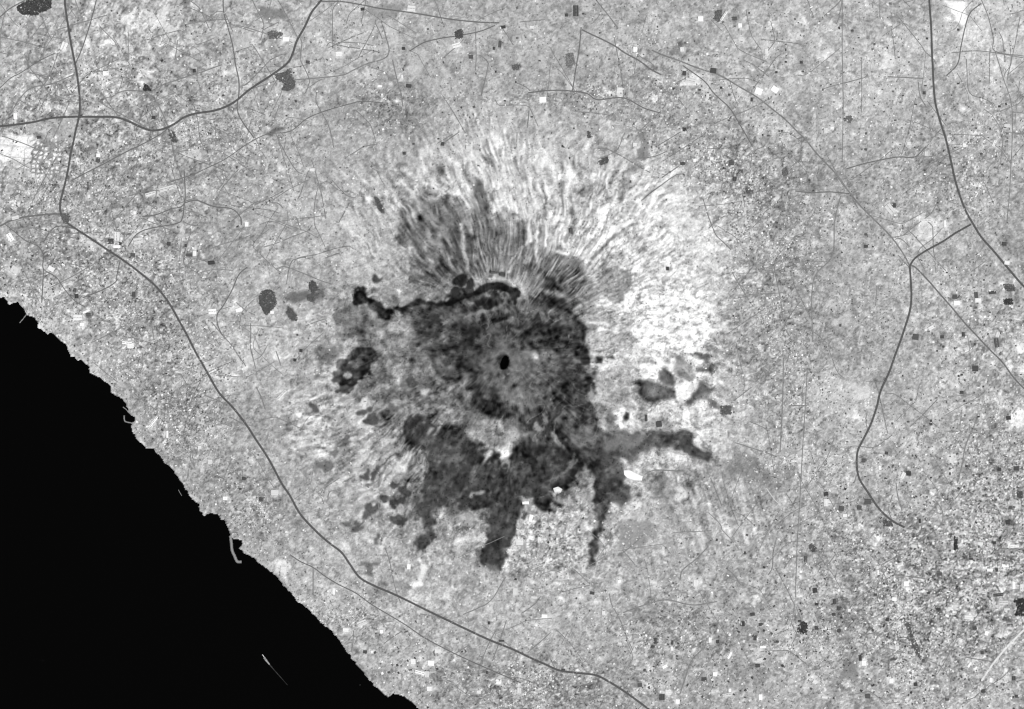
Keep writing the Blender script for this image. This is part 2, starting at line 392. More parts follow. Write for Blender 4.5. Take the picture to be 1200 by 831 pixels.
put([(612, 345), (618, 310), (640, 296), (668, 300), (688, 312), (700, 340), (704, 375), (690, 372), (660, 340)], 104, 3, 1.5, 0.6, 0.85, NS_ * 0.7)
put([(700, 315), (735, 318), (738, 342), (718, 350), (700, 345)], 138, 2.5, 2.0, 0.8, 0.7)
put([(690, 350), (740, 350), (745, 410), (700, 412)], 176, 5, 2.0, 0.9, 0.7, 22 * fle * 0.5)
# ravines on the north flank, their sunlit sides painted pale
for p0, p1, wd, tt in (((545, 298), (541, 262), 1.4, 215), ((549, 318), (545, 296), 2.0, 200), ((595, 320), (622, 280), 1.6, 225), ((622, 285), (626, 250), 2.4, 235), ((570, 300), (570, 318), 1.2, 190), ((628, 310), (630, 262), 1.4, 235), ((577, 250), (584, 232), 4.5, 232),
                       ((586, 250), (590, 215), 2.4, 215), ((640, 290), (641, 260), 1.6, 220), ((516, 292), (533, 318), 1.2, 178), ((609, 238), (606, 205), 2.0, 205), ((652, 296), (668, 298), 2.6, 235), ((598, 300), (620, 291), 1.3, 190), ((558, 240), (552, 218), 1.0, 190)):
    d = np.array(p1, float) - np.array(p0, float); nrm = np.array([-d[1], d[0]]) / np.hypot(*d)
    put([tuple(np.array(p0) + nrm * wd * .6), tuple(np.array(p1) + nrm * wd), tuple(np.array(p1) - nrm * wd), tuple(np.array(p0) - nrm * wd * .6)], tt, 0.8, 0.35, 0.4)
put([(680, 303), (684, 296), (695, 288), (706, 276), (722, 266), (742, 258), (745, 262), (730, 268), (714, 277), (702, 287), (691, 300), (684, 305)], 250, 0.8, 0.35, 0.2)
put([(691, 303), (703, 289), (716, 278), (733, 268), (730, 274), (716, 283), (704, 295), (695, 307)], 150, 0.8, 0.4, 0.4)

# --- old lava plateaus west of the summit
put([(395, 352), (440, 352), (450, 375), (440, 392), (432, 402), (405, 398), (395, 380)], 122, 3, 1.6, 0.8, 0.75)
put([(370, 402), (382, 398), (397, 404), (388, 424), (376, 424)], 112, 2.5, 1.2, 0.6, 0.85)
put([(328, 352), (345, 342), (360, 336), (364, 348), (352, 356)], 114, 1.2, 0.8, 0.6)
put([(362, 330), (378, 326), (385, 345), (372, 352), (362, 348)], 118, 1.6, 1.0, 0.7, 0.8)
put([(334, 366), (341, 361), (345, 366), (350, 371), (347, 377), (340, 373)], 92, 1.0, 1.0, 0.7)
put([(385, 470), (520, 460), (520, 420), (478, 400), (440, 410), (440, 450)], 140, 6, 2.0, 1.0, 0.7, 12 * n5)
put([(430, 440), (452, 428), (480, 440), (476, 470), (440, 468)], 176, 5, 2, 0.9, 0.7, 8 * n5)
put([(466, 380), (482, 384), (486, 400), (470, 402), (464, 392)], 158, 3, 1.5, 0.8, 0.8)

LAVA = {}                         # named rock areas that become parts of the volcano
RAG = 0.15 * noise(1.5, 111) + 0.17 * noise(3.6, 112)
def lava(key, poly, t, soft=1.0, warp=1.0, keep=0.45, alpha=1.0, extra=None):
    global T
    mk = pip(poly, warp) > 0.5
    if key is None or key.startswith('lava') : mb = blur(mk.astype(float), 3.2); mk = (mb + 4 * mb * (1 - mb) * RAG * (1.7 if key in ('lava_flow_1', 'lava_flow_2') else 0.9)) > 0.5     # broken aa edges
    w_ = blur(mk.astype(float), soft * 0.75) * alpha
    T = T * (1 - w_) + (t + keep * DET * (t / 175.0) + (extra if extra is not None else 0)) * w_
    if key: LAVA.setdefault(key, []).append(mk)

P_CALD = [(470, 352), (487, 349), (520, 350), (530, 345), (545, 337), (560, 333), (592, 332), (608, 340), (640, 343), (662, 352), (680, 374), (690, 395), (693, 420), (692, 470), (690, 500), (650, 512), (610, 530), (600, 500), (575, 488), (560, 460), (545, 448), (525, 442), (505, 425), (490, 412), (482, 398), (478, 380)]
FIL = np.clip(1 - abs(noise(4.0, 104, (35, 1.8))) / 0.16, 0, 1) * (noise(8, 105) > -0.1)
ltex = 30 * FIL + 3 * n12 + 5 * n2 + 9 * n5 + 7 * noise(9, 57) + 1.5 * S3
lava('caldera_floor', P_CALD, 92, 2.0, 1.4, 0.4, 1, ltex)
put([(523, 372), (550, 372), (560, 395), (552, 408), (535, 408), (520, 398)], 72, 2.0, 1.5, 0.3, 0.9)
put([(500, 378), (515, 362), (520, 372), (505, 388), (492, 394)], 64, 1.6, 1.3, 0.3, 0.8)
put([(497, 410), (512, 405), (530, 404), (528, 410), (505, 416)], 68, 1.5, 1.2, 0.3, 0.8)
put([(600, 375), (625, 362), (650, 368), (672, 375), (690, 398), (692, 424), (672, 420), (655, 412), (630, 410), (612, 402)], 70, 3, 1.8, 0.4, 0.9, ltex * 0.7)
put([(655, 430), (692, 425), (693, 480), (672, 486), (650, 470), (640, 450)], 68, 3.5, 1.6, 0.4, 0.8)
put([(620, 470), (650, 475), (640, 500), (615, 500)], 76, 3, 1.8, 0.5, 0.7)
put([(560, 452), (575, 455), (592, 470), (594, 488), (575, 490), (560, 478), (552, 466)], 70, 2.5, 1.3, 0.3, 0.9)
put([(535, 425), (558, 424), (562, 432), (548, 440), (536, 438)], 80, 2, 1.0, 0.3, 0.8)
put([(612, 430), (640, 425), (655, 445), (645, 470), (620, 465)], 104, 4, 1.5, 0.4, 0.7)
put([(478, 350), (486, 347), (500, 352), (496, 372), (488, 396), (480, 385)], 120, 2.5, 1.0, 0.4, 0.6)
# black northern wall
P_WALL = [(522, 357), (528, 350), (534, 340), (538, 342), (541, 346), (550, 346), (558, 342), (564, 336), (574, 333), (585, 332.5), (596, 336), (606, 339), (611, 342), (609, 348), (604, 358), (600, 352), (597, 345), (588, 341), (577, 340), (566, 343), (556, 348), (543, 352), (532, 357), (524, 360)]
P_TAIL = [(460, 359), (478, 356), (490, 351), (505, 353), (522, 354), (522, 358), (505, 357), (488, 358), (470, 362), (461, 363)]
lava('caldera_wall', P_WALL, 38, 0.7, 0.3, 0.15)
lava('caldera_wall', P_TAIL, 62, 0.9, 0.4, 0.2)
put([(548, 361), (558, 352), (568, 348), (580, 352), (585, 360), (575, 361), (562, 362), (550, 367)], 48, 1.1, 0.5, 0.2)
put([(582, 343), (594, 346), (602, 356), (606, 372), (600, 366), (592, 354)], 74, 1.4, 0.5, 0.3)
put([(544, 354), (560, 350), (575, 345), (588, 348), (592, 356), (580, 349), (566, 350), (552, 358)], 110, 1.2, 0.6, 0.3, 0.6)
put([(556, 368), (566, 364), (582, 362), (598, 364), (598, 367), (580, 366), (564, 369), (552, 375)], 126, 1.0, 0.6, 0.3, 0.7)
put([(579, 381), (600, 372), (604, 374), (584, 384)], 120, 1.0, 0.5, 0.3, 0.7)
put(ell(540, 330, 6, 8, 25), 52, 0.8, 0.4, 0.2); put(ell(551, 333.5, 4.5, 7, 20), 54, 0.8, 0.4, 0.2)
put([(575, 319), (584, 319), (584, 322), (575, 322)], 66, 0.7, 0.3, 0.2); put([(587, 320), (593, 320), (593, 325), (587, 325)], 66, 0.7, 0.3, 0.2)
put([(572, 325), (580, 322), (580, 327), (573, 328)], 105, 0.7, 0.4, 0.2)
for q in ([(636, 328), (648, 326), (652, 334), (662, 338), (655, 341), (640, 338), (632, 336)], [(622, 345), (632, 342), (640, 350), (650, 356), (640, 360), (628, 352)], [(657, 351), (665, 350), (668, 354), (660, 356)], [(664, 360), (680, 358), (678, 362), (667, 364)], [(696, 420), (704, 417), (702, 424), (697, 424)], [(709, 419), (719, 419), (718, 423), (710, 423)]):
    put(q, 60, 1.0, 0.8, 0.3, 0.9)
put([(600, 500), (625, 470), (655, 455), (692, 440), (694, 480), (700, 505), (690, 545), (650, 560), (600, 565), (585, 545), (596, 525)], 74, 2.5, 1.6, 0.4, 0.95, ltex * 0.6)
WS = pip([(478, 400), (505, 420), (540, 440), (560, 470), (570, 490), (535, 500), (480, 490), (420, 500), (380, 470), (440, 440), (400, 400), (400, 360), (470, 370)], 2); WS = blur(WS, 6)
T += WS * (13 * np.clip(noise(3.5, 91) - 0.2, -1, 1.4) + 7 * n2)
SWS = blur(pip([(400, 470), (480, 480), (500, 540), (490, 600), (450, 640), (400, 610), (370, 540)], 2), 8)
T += SWS * (8 * np.clip(noise(2.0, 92, (40, 2.2)), -1.6, 1.8) + 4 * S4)
# summit cone of grey ash
lava('summit_cone', ell(592, 432, 34, 36), 108, 5, 1.2, 0.3, 0.85, 4 * n5 + 4 * n2 + 2 * S2)
put(ell(602, 426, 7, 16, 10), 118, 3, 0.8, 0.3, 0.8); put([(560, 410), (600, 404), (604, 409), (575, 416), (562, 424)], 128, 2.5, 0.8, 0.3, 0.6)
put([(617, 415), (630, 412), (632, 430), (626, 428)], 165, 1.8, 1.2, 0.8, 0.8)
lava('crater', ell(590.3, 424.5, 7.0, 10.8, 12), 96, 1.0, 0.1, 0.2)

# green hollows between the southern flows
put([(536, 492), (545, 484), (560, 486), (572, 490), (575, 520), (560, 522), (545, 520)], 146, 2.5, 1.6, 0.6, 0.9, 8 * n5)
put([(593, 500), (598, 492), (604, 500), (608, 515), (600, 530), (588, 535), (586, 520)], 176, 2.2, 1.0, 0.5, 0.9)
put([(586, 522), (598, 518), (596, 532), (587, 533)], 214, 1.5, 0.8, 0.4, 0.8)
put(ell(550, 517, 8, 5), 196, 1.8, 1.2, 0.5, 0.8)

P_SW = [(482, 492), (500, 488), (512, 493), (522, 500), (540, 500), (556, 512), (562, 535), (558, 552), (548, 572), (535, 590), (520, 600), (508, 607), (506, 625), (505, 645), (492, 643), (489, 636), (497, 620), (494, 606), (485, 600), (487, 582), (494, 560), (505, 545), (500, 535), (484, 525), (474, 508)]
lava('lava_flow_1', P_SW, 84, 1.3, 1.3, 0.3, 1, ltex * 0.6)
P_S = [(562, 520), (590, 535), (618, 520), (645, 512), (668, 498), (690, 490), (696, 505), (690, 528), (688, 545), (676, 556), (664, 570), (656, 580), (648, 590), (628, 591), (614, 592), (606, 620), (590, 648), (582, 664), (578, 675), (574, 665), (566, 662), (568, 640), (575, 618), (574, 604), (556, 602), (546, 592), (548, 572), (556, 550)]
lava('lava_flow_2', P_S, 62, 1.3, 1.3, 0.25, 1, ltex * 0.4)
lava(None, [(570, 606), (608, 604), (604, 625), (590, 648), (580, 668), (573, 665), (566, 662), (568, 640), (574, 622)], 78, 1.2, 0.8, 0.25)
P_SE = [(700, 500), (708, 515), (720, 540), (736, 560), (740, 578), (728, 586), (712, 590), (706, 600), (704, 625), (701, 650), (694, 668), (689, 662), (696, 640), (697, 612), (694, 596), (692, 575), (690, 560), (690, 530)]
lava('lava_flow_3', P_SE, 80, 1.4, 0.9, 0.3, 1, ltex * 0.5)
put([(690, 520), (712, 520), (735, 548), (742, 575), (728, 590), (706, 590), (690, 570)], 78, 1.6, 1.6, 0.5, 0.8, ltex * 0.5)
put([(703, 516), (724, 541), (700, 546), (690, 542)], 54, 1.0, 0.6, 0.2)
P_E = [(700, 500), (719, 503), (748, 505), (770, 505), (779, 505), (795, 511), (811, 511), (811, 520), (820, 525), (832, 531), (831, 543), (824, 542), (815, 534), (800, 527), (780, 524), (767, 526), (752, 536), (740, 540), (722, 542), (712, 528)]
lava('lava_flow_4', P_E, 106, 1.4, 1.0, 0.35, 1, 4 * n5)
put([(766, 508), (764, 516), (750, 530), (738, 538), (736, 530), (748, 520), (758, 508)], 70, 1.3, 0.6, 0.3)
put([(794, 510), (811, 511), (811, 520), (820, 525), (832, 531), (831, 543), (824, 541), (814, 533), (800, 526)], 78, 1.3, 0.6, 0.25)
put([(668, 502), (684, 502), (701, 500), (702, 514), (688, 526), (670, 520)], 106, 1.5, 1.0, 0.4, 0.9)
put([(744, 449), (757, 450), (766, 456), (785, 456), (792, 463), (797, 469), (785, 472), (768, 471), (749, 470)], 88, 1.4, 1.0, 0.4)
put([(768, 438), (778, 438), (790, 443), (789, 455), (776, 453)], 110, 1.2, 1.0, 0.3)
put([(817, 446), (826, 446), (836, 455), (838, 470), (843, 477), (825, 474), (802, 473), (818, 463)], 112, 1.3, 1.0, 0.4)
put([(804, 411), (829, 411), (833, 421), (818, 420)], 108, 1.0, 0.8, 0.4); put([(814, 430), (837, 428), (837, 436), (820, 435)], 104, 1.2, 0.7, 0.3)
put([(787, 420), (797, 422), (815, 443), (801, 448), (789, 437)], 134, 1.5, 1.0, 0.5)
put([(695, 440), (745, 438), (746, 470), (722, 476), (700, 465)], 142, 3, 2.0, 0.9, 0.75)
put([(700, 470), (720, 474), (722, 500), (704, 500)], 118, 2.5, 1.5, 0.7, 0.8)
put([(844, 545), (870, 543), (903, 547), (918, 570), (905, 580), (890, 566), (870, 556), (848, 556)], 132, 2.5, 1.5, 0.6, 0.8)
put(ell(806, 458, 11, 10), 226, 1.2, 0.7, 0.4); put([(765, 418), (776, 420), (788, 431), (786, 438), (772, 430)], 238, 1.0, 0.8, 0.4)
put([(720, 476), (738, 474), (742, 492), (741, 504), (720, 503)], 216, 1.3, 1.0, 0.9); put(ell(734, 486, 4.5, 5), 112, 0.8, 0.6, 0.3)
put([(752, 476), (800, 474), (840, 478), (842, 508), (800, 508), (770, 502), (756, 502)], 198, 2, 1.5, 1.0, 0.9)
put([(748, 536), (768, 528), (805, 532), (806, 545), (790, 548), (768, 550), (750, 548)], 196, 1.8, 1.3, 1.0, 0.9)
put([(766, 560), (790, 558), (795, 580), (780, 590), (766, 582)], 140, 1.8, 1.2, 0.5, 0.8); put(ell(798, 578, 4, 6), 215, 1, 0.8, 0.4)
# western flows
P_W1 = [(405, 345), (411, 340), (418, 339), (423, 334), (429, 338), (440, 351), (450, 361), (461, 364), (457, 374), (450, 376), (447, 369), (435, 363), (427, 356), (417, 359), (411, 353)]
lava('lava_flow_5', P_W1, 66, 1.0, 0.8, 0.3)
P_W2 = [(387, 446), (390, 436), (392, 426), (398, 417), (407, 417), (410, 410), (416, 412), (421, 405), (432, 404), (439, 412), (441, 424), (437, 437), (426, 441), (417, 448), (408, 456), (402, 462), (392, 467), (391, 460), (397, 452), (396, 447)]
lava('lava_flow_6', P_W2, 72, 1.0, 0.8, 0.3)
put(ell(407, 439, 5.5, 4), 172, 0.8, 0.5, 0.9); put(ell(394, 454, 5.5, 5), 160, 0.8, 0.6, 1.0); put(ell(410, 425, 3, 2.5), 130, 0.8, 0.6, 0.5)
put([(424, 336), (440, 338), (470, 350), (455, 356), (440, 345)], 120, 2.0, 1.0, 0.6, 0.7)
# small dark clearings and blocks south-west
def small_patches():
    for x, y, rx, ry, t in ((463, 590, 4.5, 4.5, 70), (475, 577, 5.5, 4, 80), (472, 588, 4.5, 3.5, 72), (464, 570, 4, 3.5, 84), (450, 586, 5, 5, 82), (435, 594, 8, 5, 96), (430, 604, 5, 4, 98), (468, 606, 9, 4, 88), (473, 608, 3.5, 3, 66), (418, 620, 7, 5, 98), (440, 632, 3, 6, 98),
                            (405, 614, 6, 3, 112), (430, 557, 3, 4, 84), (439, 557, 2.5, 4, 88), (437, 492, 9, 7, 86), (434, 479, 5, 6, 92), (425, 482, 4, 4, 92), (405, 512, 3, 6, 110), (383, 547, 9, 6, 120), (395, 532, 4, 8, 122), (553, 537, 7, 5, 58), (529, 549, 5, 6, 66), (545, 549, 6, 3.5, 66), (541, 562, 7, 5, 60), (520, 586, 6, 4, 62), (545, 585, 7, 3, 62),
                            (480, 449, 6, 5, 90), (522, 425, 6, 5, 82), (463, 476, 5, 3, 110), (505, 503, 7, 10, 66), (500, 470, 4, 3, 120), (368, 479, 4, 3.5, 92), (443, 328, 4, 2.5, 84)):
        put(ell(x, y, rx, ry), t, 0.9, 0.8, 0.4)
    for x, y, rx, ry, a, t in ((505, 504, 2.5, 8, 30, 172), (515, 508, 2, 9, 30, 178), (570, 537, 1.6, 9, 18, 190), (492, 577, 3, 8, 10, 130), (560, 578, 8, 3, -15, 165), (543, 606, 9, 6, 0, 165), (472, 545, 7, 7, 0, 228), (452, 520, 14, 3, -45, 205), (425, 540, 14, 2.5, -45, 198), (407, 470, 10, 4, -30, 200), (428, 471, 6, 4, 0, 214), (496, 459, 5, 3, 0, 196), (527, 454, 7, 3, 0, 186),
                               (548, 632, 12, 5, -20, 214), (452, 537, 3, 10, 40, 190), (460, 560, 2, 8, 20, 205), (486, 475, 4, 4, 0, 170), (470, 470, 10, 3, -20, 176), (628, 420, 3, 2.5, 0, 190), (626, 500, 4, 3, -40, 140), (640, 495, 2, 7, 0, 128), (652, 515, 1.5, 8, -25, 150), (663, 516, 2, 2, 0, 140), (618, 510, 6, 1.5, -45, 130), (694, 463, 3, 8, -25, 170), (700, 452, 2, 9, -10, 190), (668, 540, 2, 10, 25, 112), (660, 550, 1.5, 8, 40, 110)):
        put(ell(x, y, rx, ry, a), t, 1.0, 0.7, 0.6)
small_patches()

# ---- tones read over the volcano, its light and shade included: one reading every 10 map units (200 m), vegetation bright, bare lava dark
SURVEY = np.full((48, 49), np.nan)
def readings(text, x0, off=0):
    for line in text.split('\n'):
        q = line.split()
        if not q: continue
        j = (int(q[0][1:]) - 205) // 10
        for k, v in enumerate(q[1:]):
            i = (x0 - 365) // 10 + k
            if 0 <= j < 48 and i < 49 and np.isnan(SURVEY[j, i]): SURVEY[j, i] = float(v) * 10
readings("""
y215 17 18 17 18 20 17 18 16 19 19 13 18 19 18 20 19 19 20 18 18 18 18 15 14 17 18 17 16
y225 19 17 18 19 15 18 17 18 21 19 15 13 18 22 20 21 20 20 19 18 18 18 16 17 18 18 16 16
y235 16 15 17 17 12 12 12 14 20 17 14 14 20 24 21 22 20 18 17 20 18 18 17 19 17 17 18 15
y245 17 16 15 15 13 12 13 13 17 14 13 14 22 24 22 22 20 16 19 21 17 18 17 19 22 20 18 20
y255 18 15 19 13 16 12 13 11 17 14 14 12 17 23 22 21 17 16 22 21 18 17 17 22 22 20 18 17
y265 14 12 14 14 13 12 13 11 13 13 14 13 13 18 14 14 17 18 22 19 19 18 20 21 23 20 18 24
y275 12 11 12 13 14 14 11 11 15 14 14 12 13 15 12 13 16 21 22 20 19 16 21 22 21 22 24 17
y285 16 12 13 14 16 14 13 10 13 10 13 13 14 13 13 14 18 21 21 21 20 16 20 20 23 19 21 22
y295 17 16 14 12 13 13 13 13 16 12 13 13 15 14 16 13 17 19 20 16 19 17 21 25 16 18 19 22
y305 18 17 13 12 14 12 13 11 12 14 15 14 14 15 13 18 15 14 16 15 18 16 15 20 14 17 18 20
y315 16 17 13 12 11 11 12 12 11 15 13 16 16 17 16 13 12 14 15 13 12 13 14 16 14 17 16 16
y325 18 17 14 11 11 12 12 12 10 13 12 12 13 13 14 16 13 12 10 8 13 12 13 17 14 14 17 14
y335 17 17 16 15 14 14 14 7 9 12 14 15 15 14 13 17 13 12 9 8 9 13 15 16 14 16 14 12
""", 465)
readings("""
y345 15 16 16 15 15 13 12 5 6 8 5 9 7 5 5 14 7 9 8 9 10 12 15 17 17 16 14 20 24 22 25 24 25 24 23 24 22 20 19
y355 10 9 14 13 11 8 5 8 9 6 4 4 6 8 10 13 12 9 8 9 10 10 14 16 18 20 19 21 20 22 25 24 22 24 25 24 22 20 17
y365 14 12 11 10 10 8 10 9 8 9 11 11 10 10 10 11 12 13 12 10 8 11 12 15 15 16 18 18 20 20 22 25 24 24 25 23 22 21 18
y375 17 14 11 9 9 7 10 10 8 10 9 9 7 8 10 9 9 9 8 8 9 10 11 14 15 16 17 17 18 22 24 25 25 21 25 24 24 20 18
y385 18 18 12 9 9 10 10 9 8 8 8 9 12 8 9 8 8 6 6 6 8 11 11 14 18 17 17 17 20 24 23 25 22 21 22 24 25 22 18
y395 15 16 11 10 10 11 9 8 7 7 8 8 10 10 9 9 7 7 6 7 7 8 9 12 17 16 17 15 19 25 25 25 24 24 22 24 22 20 18
y405 17 15 12 10 9 7 7 7 6 7 9 10 10 10 10 10 8 8 8 7 7 7 8 12 18 14 17 14 21 24 23 22 24 23 25 24 21 16 19
y415 15 12 13 12 8 11 9 8 9 9 11 12 12 11 10 10 14 10 9 8 7 7 9 13 16 15 17 18 17 20 20 20 20 20 18 18 16 12 17
y425 15 14 14 13 13 13 9 8 8 9 11 11 9 9 11 11 16 10 9 9 10 9 9 9 18 18 17 18 20 18 22 21 18 15 18 21 15 13 19
y435 19 15 13 13 14 11 15 11 9 8 11 11 10 9 11 10 10 9 8 9 9 9 9 14 17 17 16 16 19 19 20 19 15 18 17 16 18 12 14
y445 18 14 12 11 13 10 11 12 11 10 11 10 10 11 10 11 10 9 9 8 7 7 7 14 15 16 17 17 14 17 21 14 12 13 17 19 20 17 20
y455 16 10 11 16 12 12 15 11 11 10 10 10 11 10 10 10 9 8 9 7 7 7 7 14 16 16 17 18 10 13 16 12 12 22 23 14 13 13 18
y465 13 13 12 14 12 12 12 14 11 9 7 9 7 11 12 11 10 9 8 7 7 7 9 13 18 17 13 14 10 11 13 13 15 20 20 15 13 16 18
y475 15 13 12 11 13 12 12 12 10 8 6 8 7 9 12 12 10 7 8 8 7 8 8 8 12 13 20 20 14 12 12 14 16 16 14 16 18 18 14
y485 13 14 12 11 12 13 12 14 13 12 8 8 8 9 11 11 10 7 7 9 8 8 8 7 14 14 21 12 20 14 17 22 20 19 21 20 19 20 18
y495 13 13 9 7 8 9 12 14 11 13 15 13 11 10 13 10 9 8 8 8 9 8 9 9 13 12 22 21 19 15 19 20 13 21 20 18 20 19 18
y505 13 11 8 7 13 10 7 9 12 15 16 13 10 13 14 10 10 8 8 7 10 9 11 9 11 11 12 13 12 9 9 13 15 18 18 19 19 20 18
y515 13 8 8 9 10 11 8 9 13 14 15 12 11 15 14 12 10 8 7 7 8 10 11 10 11 12 12 11 8 9 12 13 10 9 9 14 19 20 19
y525 15 12 9 9 8 9 9 9 10 10 10 13 16 18 10 9 8 8 7 8 8 8 9 7 11 12 11 8 9 13 14 14 14 13 9 8 10 18 18
y535 22 17 12 13 9 9 10 9 8 8 11 11 11 9 7 6 7 8 8 9 7 7 6 6 9 12 10 12 16 17 18 17 18 20 14 12 8 9 16
y545 18 16 13 10 9 10 9 7 8 9 10 10 8 7 7 6 6 6 6 7 9 7 6 6 8 9 13 16 18 15 18 15 18 18 16 15 15 14 13
y555 18 15 11 13 9 9 9 8 7 8 9 8 7 7 7 6 6 6 8 9 6 6 8 9 9 10 13 22 22 14 14 13 18 18 15 15 14 16 15
y565 13 11 10 10 9 8 8 8 7 8 8 7 7 6 6 6 6 8 8 7 6 6 12 10 9 10 9 10 16 15 13 12 16 16 15 15 16 16 15
y575 16 8 12 9 9 9 9 9 12 8 8 8 7 7 6 8 7 7 6 9 6 11 16 9 8 9 9 9 16 17 15 12 17 17 15 14 15 16 15
y585 10 9 13 9 8 8 6 8 10 8 8 7 7 6 7 12 6 6 6 9 13 14 15 10 11 10 13 16 20 16 16 15 19 16 15 15 16 16 16
y595 16 16 12 11 7 7 11 12 9 9 7 7 8 8 7 10 13 16 16 16 16 15 16 12 9 13 17
y605 11 9 11 9 7 12 15 13 13 14 9 8 8 8 8 13 16 16 16 16 17 17 16 13 10 15 17
y615 15 14 14 13 8 14 16 14 14 16 10 8 8 8 10 18 16 16 16 17 16 17 17 14 11 16 17
y625 15 14 15 11 8 14 15 15 16 18 12 8 9 11 12 18 16 17 16 16 17 17 17 13 11 16 18
y635 16 16 15 11 9 15 15 16 19 16 9 8 8 9 18 17 17 17 16 17 17 16 17 12 12 16 17
y645 16 16 15 11 10 16 15 17 17 15 9 9 8 12 17 16 17 17 17 17 16 17 16 11 14 17 17
y655 16 15 16 16 16 17 16 16 16 15 9 9 11 17 17 17 17 16 17 16 17 17 16 11 15 17 17
y665 16 16 16 16 17 17 16 16 16 16 12 9 14 18 17 17 17 16 17 16 17 17 16 13 15 17 17
""", 465)
readings("""
y335 13 15 17 13 8 8 17 15 16 17
y345 13 15 15 13 9 7 10 17 18 17
y355 15 18 13 14 10 10 7 10 12 11
y365 17 17 13 11 16 13 12 8 8 7
y375 18 20 15 12 13 12 15 14 9 13
y385 16 19 18 14 12 11 15 17 17 17
y395 16 16 14 10 11 11 10 17 14 16
y405 13 14 16 17 16 9 9 13 17 17
y415 11 13 15 14 8 9 9 11 16 16
y425 13 15 18 8 12 8 8 11 13 15
y435 15 16 15 8 12 8 9 12 13 17
y445 17 17 13 8 9 8 9 9 12 18
y455 16 17 13 15 13 9 12 16 15 19
y465 16 16 18 13 14 17 17 17 13 16
y475 16 17 20 20 20 20 20 14 12 17
y485 17 15 16 18 20 21 20 12 12 14
y495 16 16 17 17 20 20 17 14 11 12
y505 16 17 16 16 16 20 18 15 13 13
y515 17 20 13 14 19 20 17 18 14 14
y525 20 19 17 13 13 18 19 15 14 15
y535 19 22 17 14 15 19 18 15 17 17
y545 14 17 14 13 17 18 20 15 17 22
y555 15 17 17 19 17 17 16 12 18 20
y565 16 17 18 17 18 19 16 15 18 13
y575 17 16 17 17 18 18 19 17 16 13
y585 16 17 17 18 20 17 16 14 11 11
y595 17 17 17 18 16 14 10 11 18 16
y605 16 17 17 16 18 17 12 16 14 10
y615 17 16 17 13 11 14 17 18 17 14
y625 17 16 17 17 17 16 16 13 15 16
""", 375)
known = ~np.isnan(SURVEY)
fill = np.where(known, SURVEY, 172.0)
sx = (PX + 1.1 * WARP_X - 365) / 10; sy = (PY + 1.1 * WARP_Y - 205) / 10
def grid_at(G, fx, fy, default):
    fx = np.clip(fx, 0, 47.999); fy = np.clip(fy, 0, 46.999); i = fx.astype(int); j = fy.astype(int); a = fx - i; b_ = fy - j
    a = a * a * (3 - 2 * a) * .6 + a * .4; b_ = b_ * b_ * (3 - 2 * b_) * .6 + b_ * .4
    return (G[j, i] * (1 - a) + G[j, i + 1] * a) * (1 - b_) + (G[j + 1, i] * (1 - a) + G[j + 1, i + 1] * a) * b_
inside = ((sx > 0) & (sx < 48) & (sy > 0) & (sy < 47))
SV = grid_at(fill, sx, sy, 172.0)
MK = blur(np.where(inside, grid_at(known.astype(float), sx, sy, 0) > 0.95, 0).astype(float), 3.0)
low = blur(T, 6.0)
k_hi = np.clip(SV / 150, 0.55, 1.25)
SV = SV + 6 * np.clip((SV - 120) / 40, 0, 1) - 7 * np.clip((125 - SV) / 50, 0, 1) - 17 * WS * np.clip((SV - 95) / 40, 0, 1) - 12 * SWS
SV = np.minimum(SV, 240)
T = T * (1 - 0.88 * MK) + 0.88 * MK * (SV + (T - low) * (0.85 + 0.35 * k_hi - 0.35 * SWS - 0.35 * WS) + 4 * n2 * k_hi + np.clip((140 - SV) / 40, 0, 1) * (18 * FIL + 2 * S3 + 2 * S4 + 5 * n2 - 14 * np.clip(noise(1.6, 120) - 1.2, 0, 2) + 12 * np.clip(noise(1.8, 121) - 1.4, 0, 2)))
put(P_E, 94, 2.0, 1.4, 0.6, 0.7, 9 * n5 + 6 * n2)
put([(704, 504), (760, 502), (800, 508), (770, 524), (745, 540), (712, 538)], 100, 2.0, 1.8, 0.6, 0.5, 10 * n5)
put(P_SW, 80, 1.6, 1.5, 0.5, 0.6, 8 * n5)
put([(515, 520), (560, 515), (575, 545), (562, 590), (545, 600), (525, 600), (510, 585)], 78, 2.2, 1.8, 0.5, 0.55, 8 * n5)
put([(488, 590), (512, 590), (508, 622), (506, 645), (490, 642), (496, 615)], 84, 1.6, 1.2, 0.5, 0.6)
put([(566, 600), (612, 598), (604, 628), (590, 650), (578, 675), (566, 664), (570, 635)], 76, 1.3, 1.1, 0.35, 0.6)
put([(794, 510), (811, 511), (811, 520), (820, 525), (832, 531), (831, 543), (824, 541), (814, 533), (800, 526)], 80, 1.3, 0.8, 0.35, 0.7)
put([(766, 508), (764, 516), (750, 530), (738, 538), (736, 530), (748, 520), (758, 508)], 70, 1.4, 0.9, 0.4, 0.7)
put([(690, 520), (712, 518), (730, 540), (743, 572), (730, 592), (708, 594), (692, 575)], 80, 2.0, 1.6, 0.6, 0.7, 5 * n5)
put([(695, 590), (705, 592), (704, 625), (701, 650), (694, 668), (689, 662), (697, 640), (698, 612)], 108, 2.0, 1.0, 0.6, 0.6)
put([(552, 560), (612, 545), (660, 530), (690, 530), (680, 552), (655, 585), (628, 594), (606, 602), (560, 606), (545, 590)], 66, 2.0, 1.4, 0.5, 0.45)
put(ell(590.5, 425, 5.5, 9, 12), 60, 0.8, 0.15, 0.1)  # darker ellipse painted in to deepen the crater's shadow
put(P_WALL, 40, 0.7, 0.3, 0.15, 0.75); put(P_TAIL, 60, 0.8, 0.4, 0.2, 0.7)
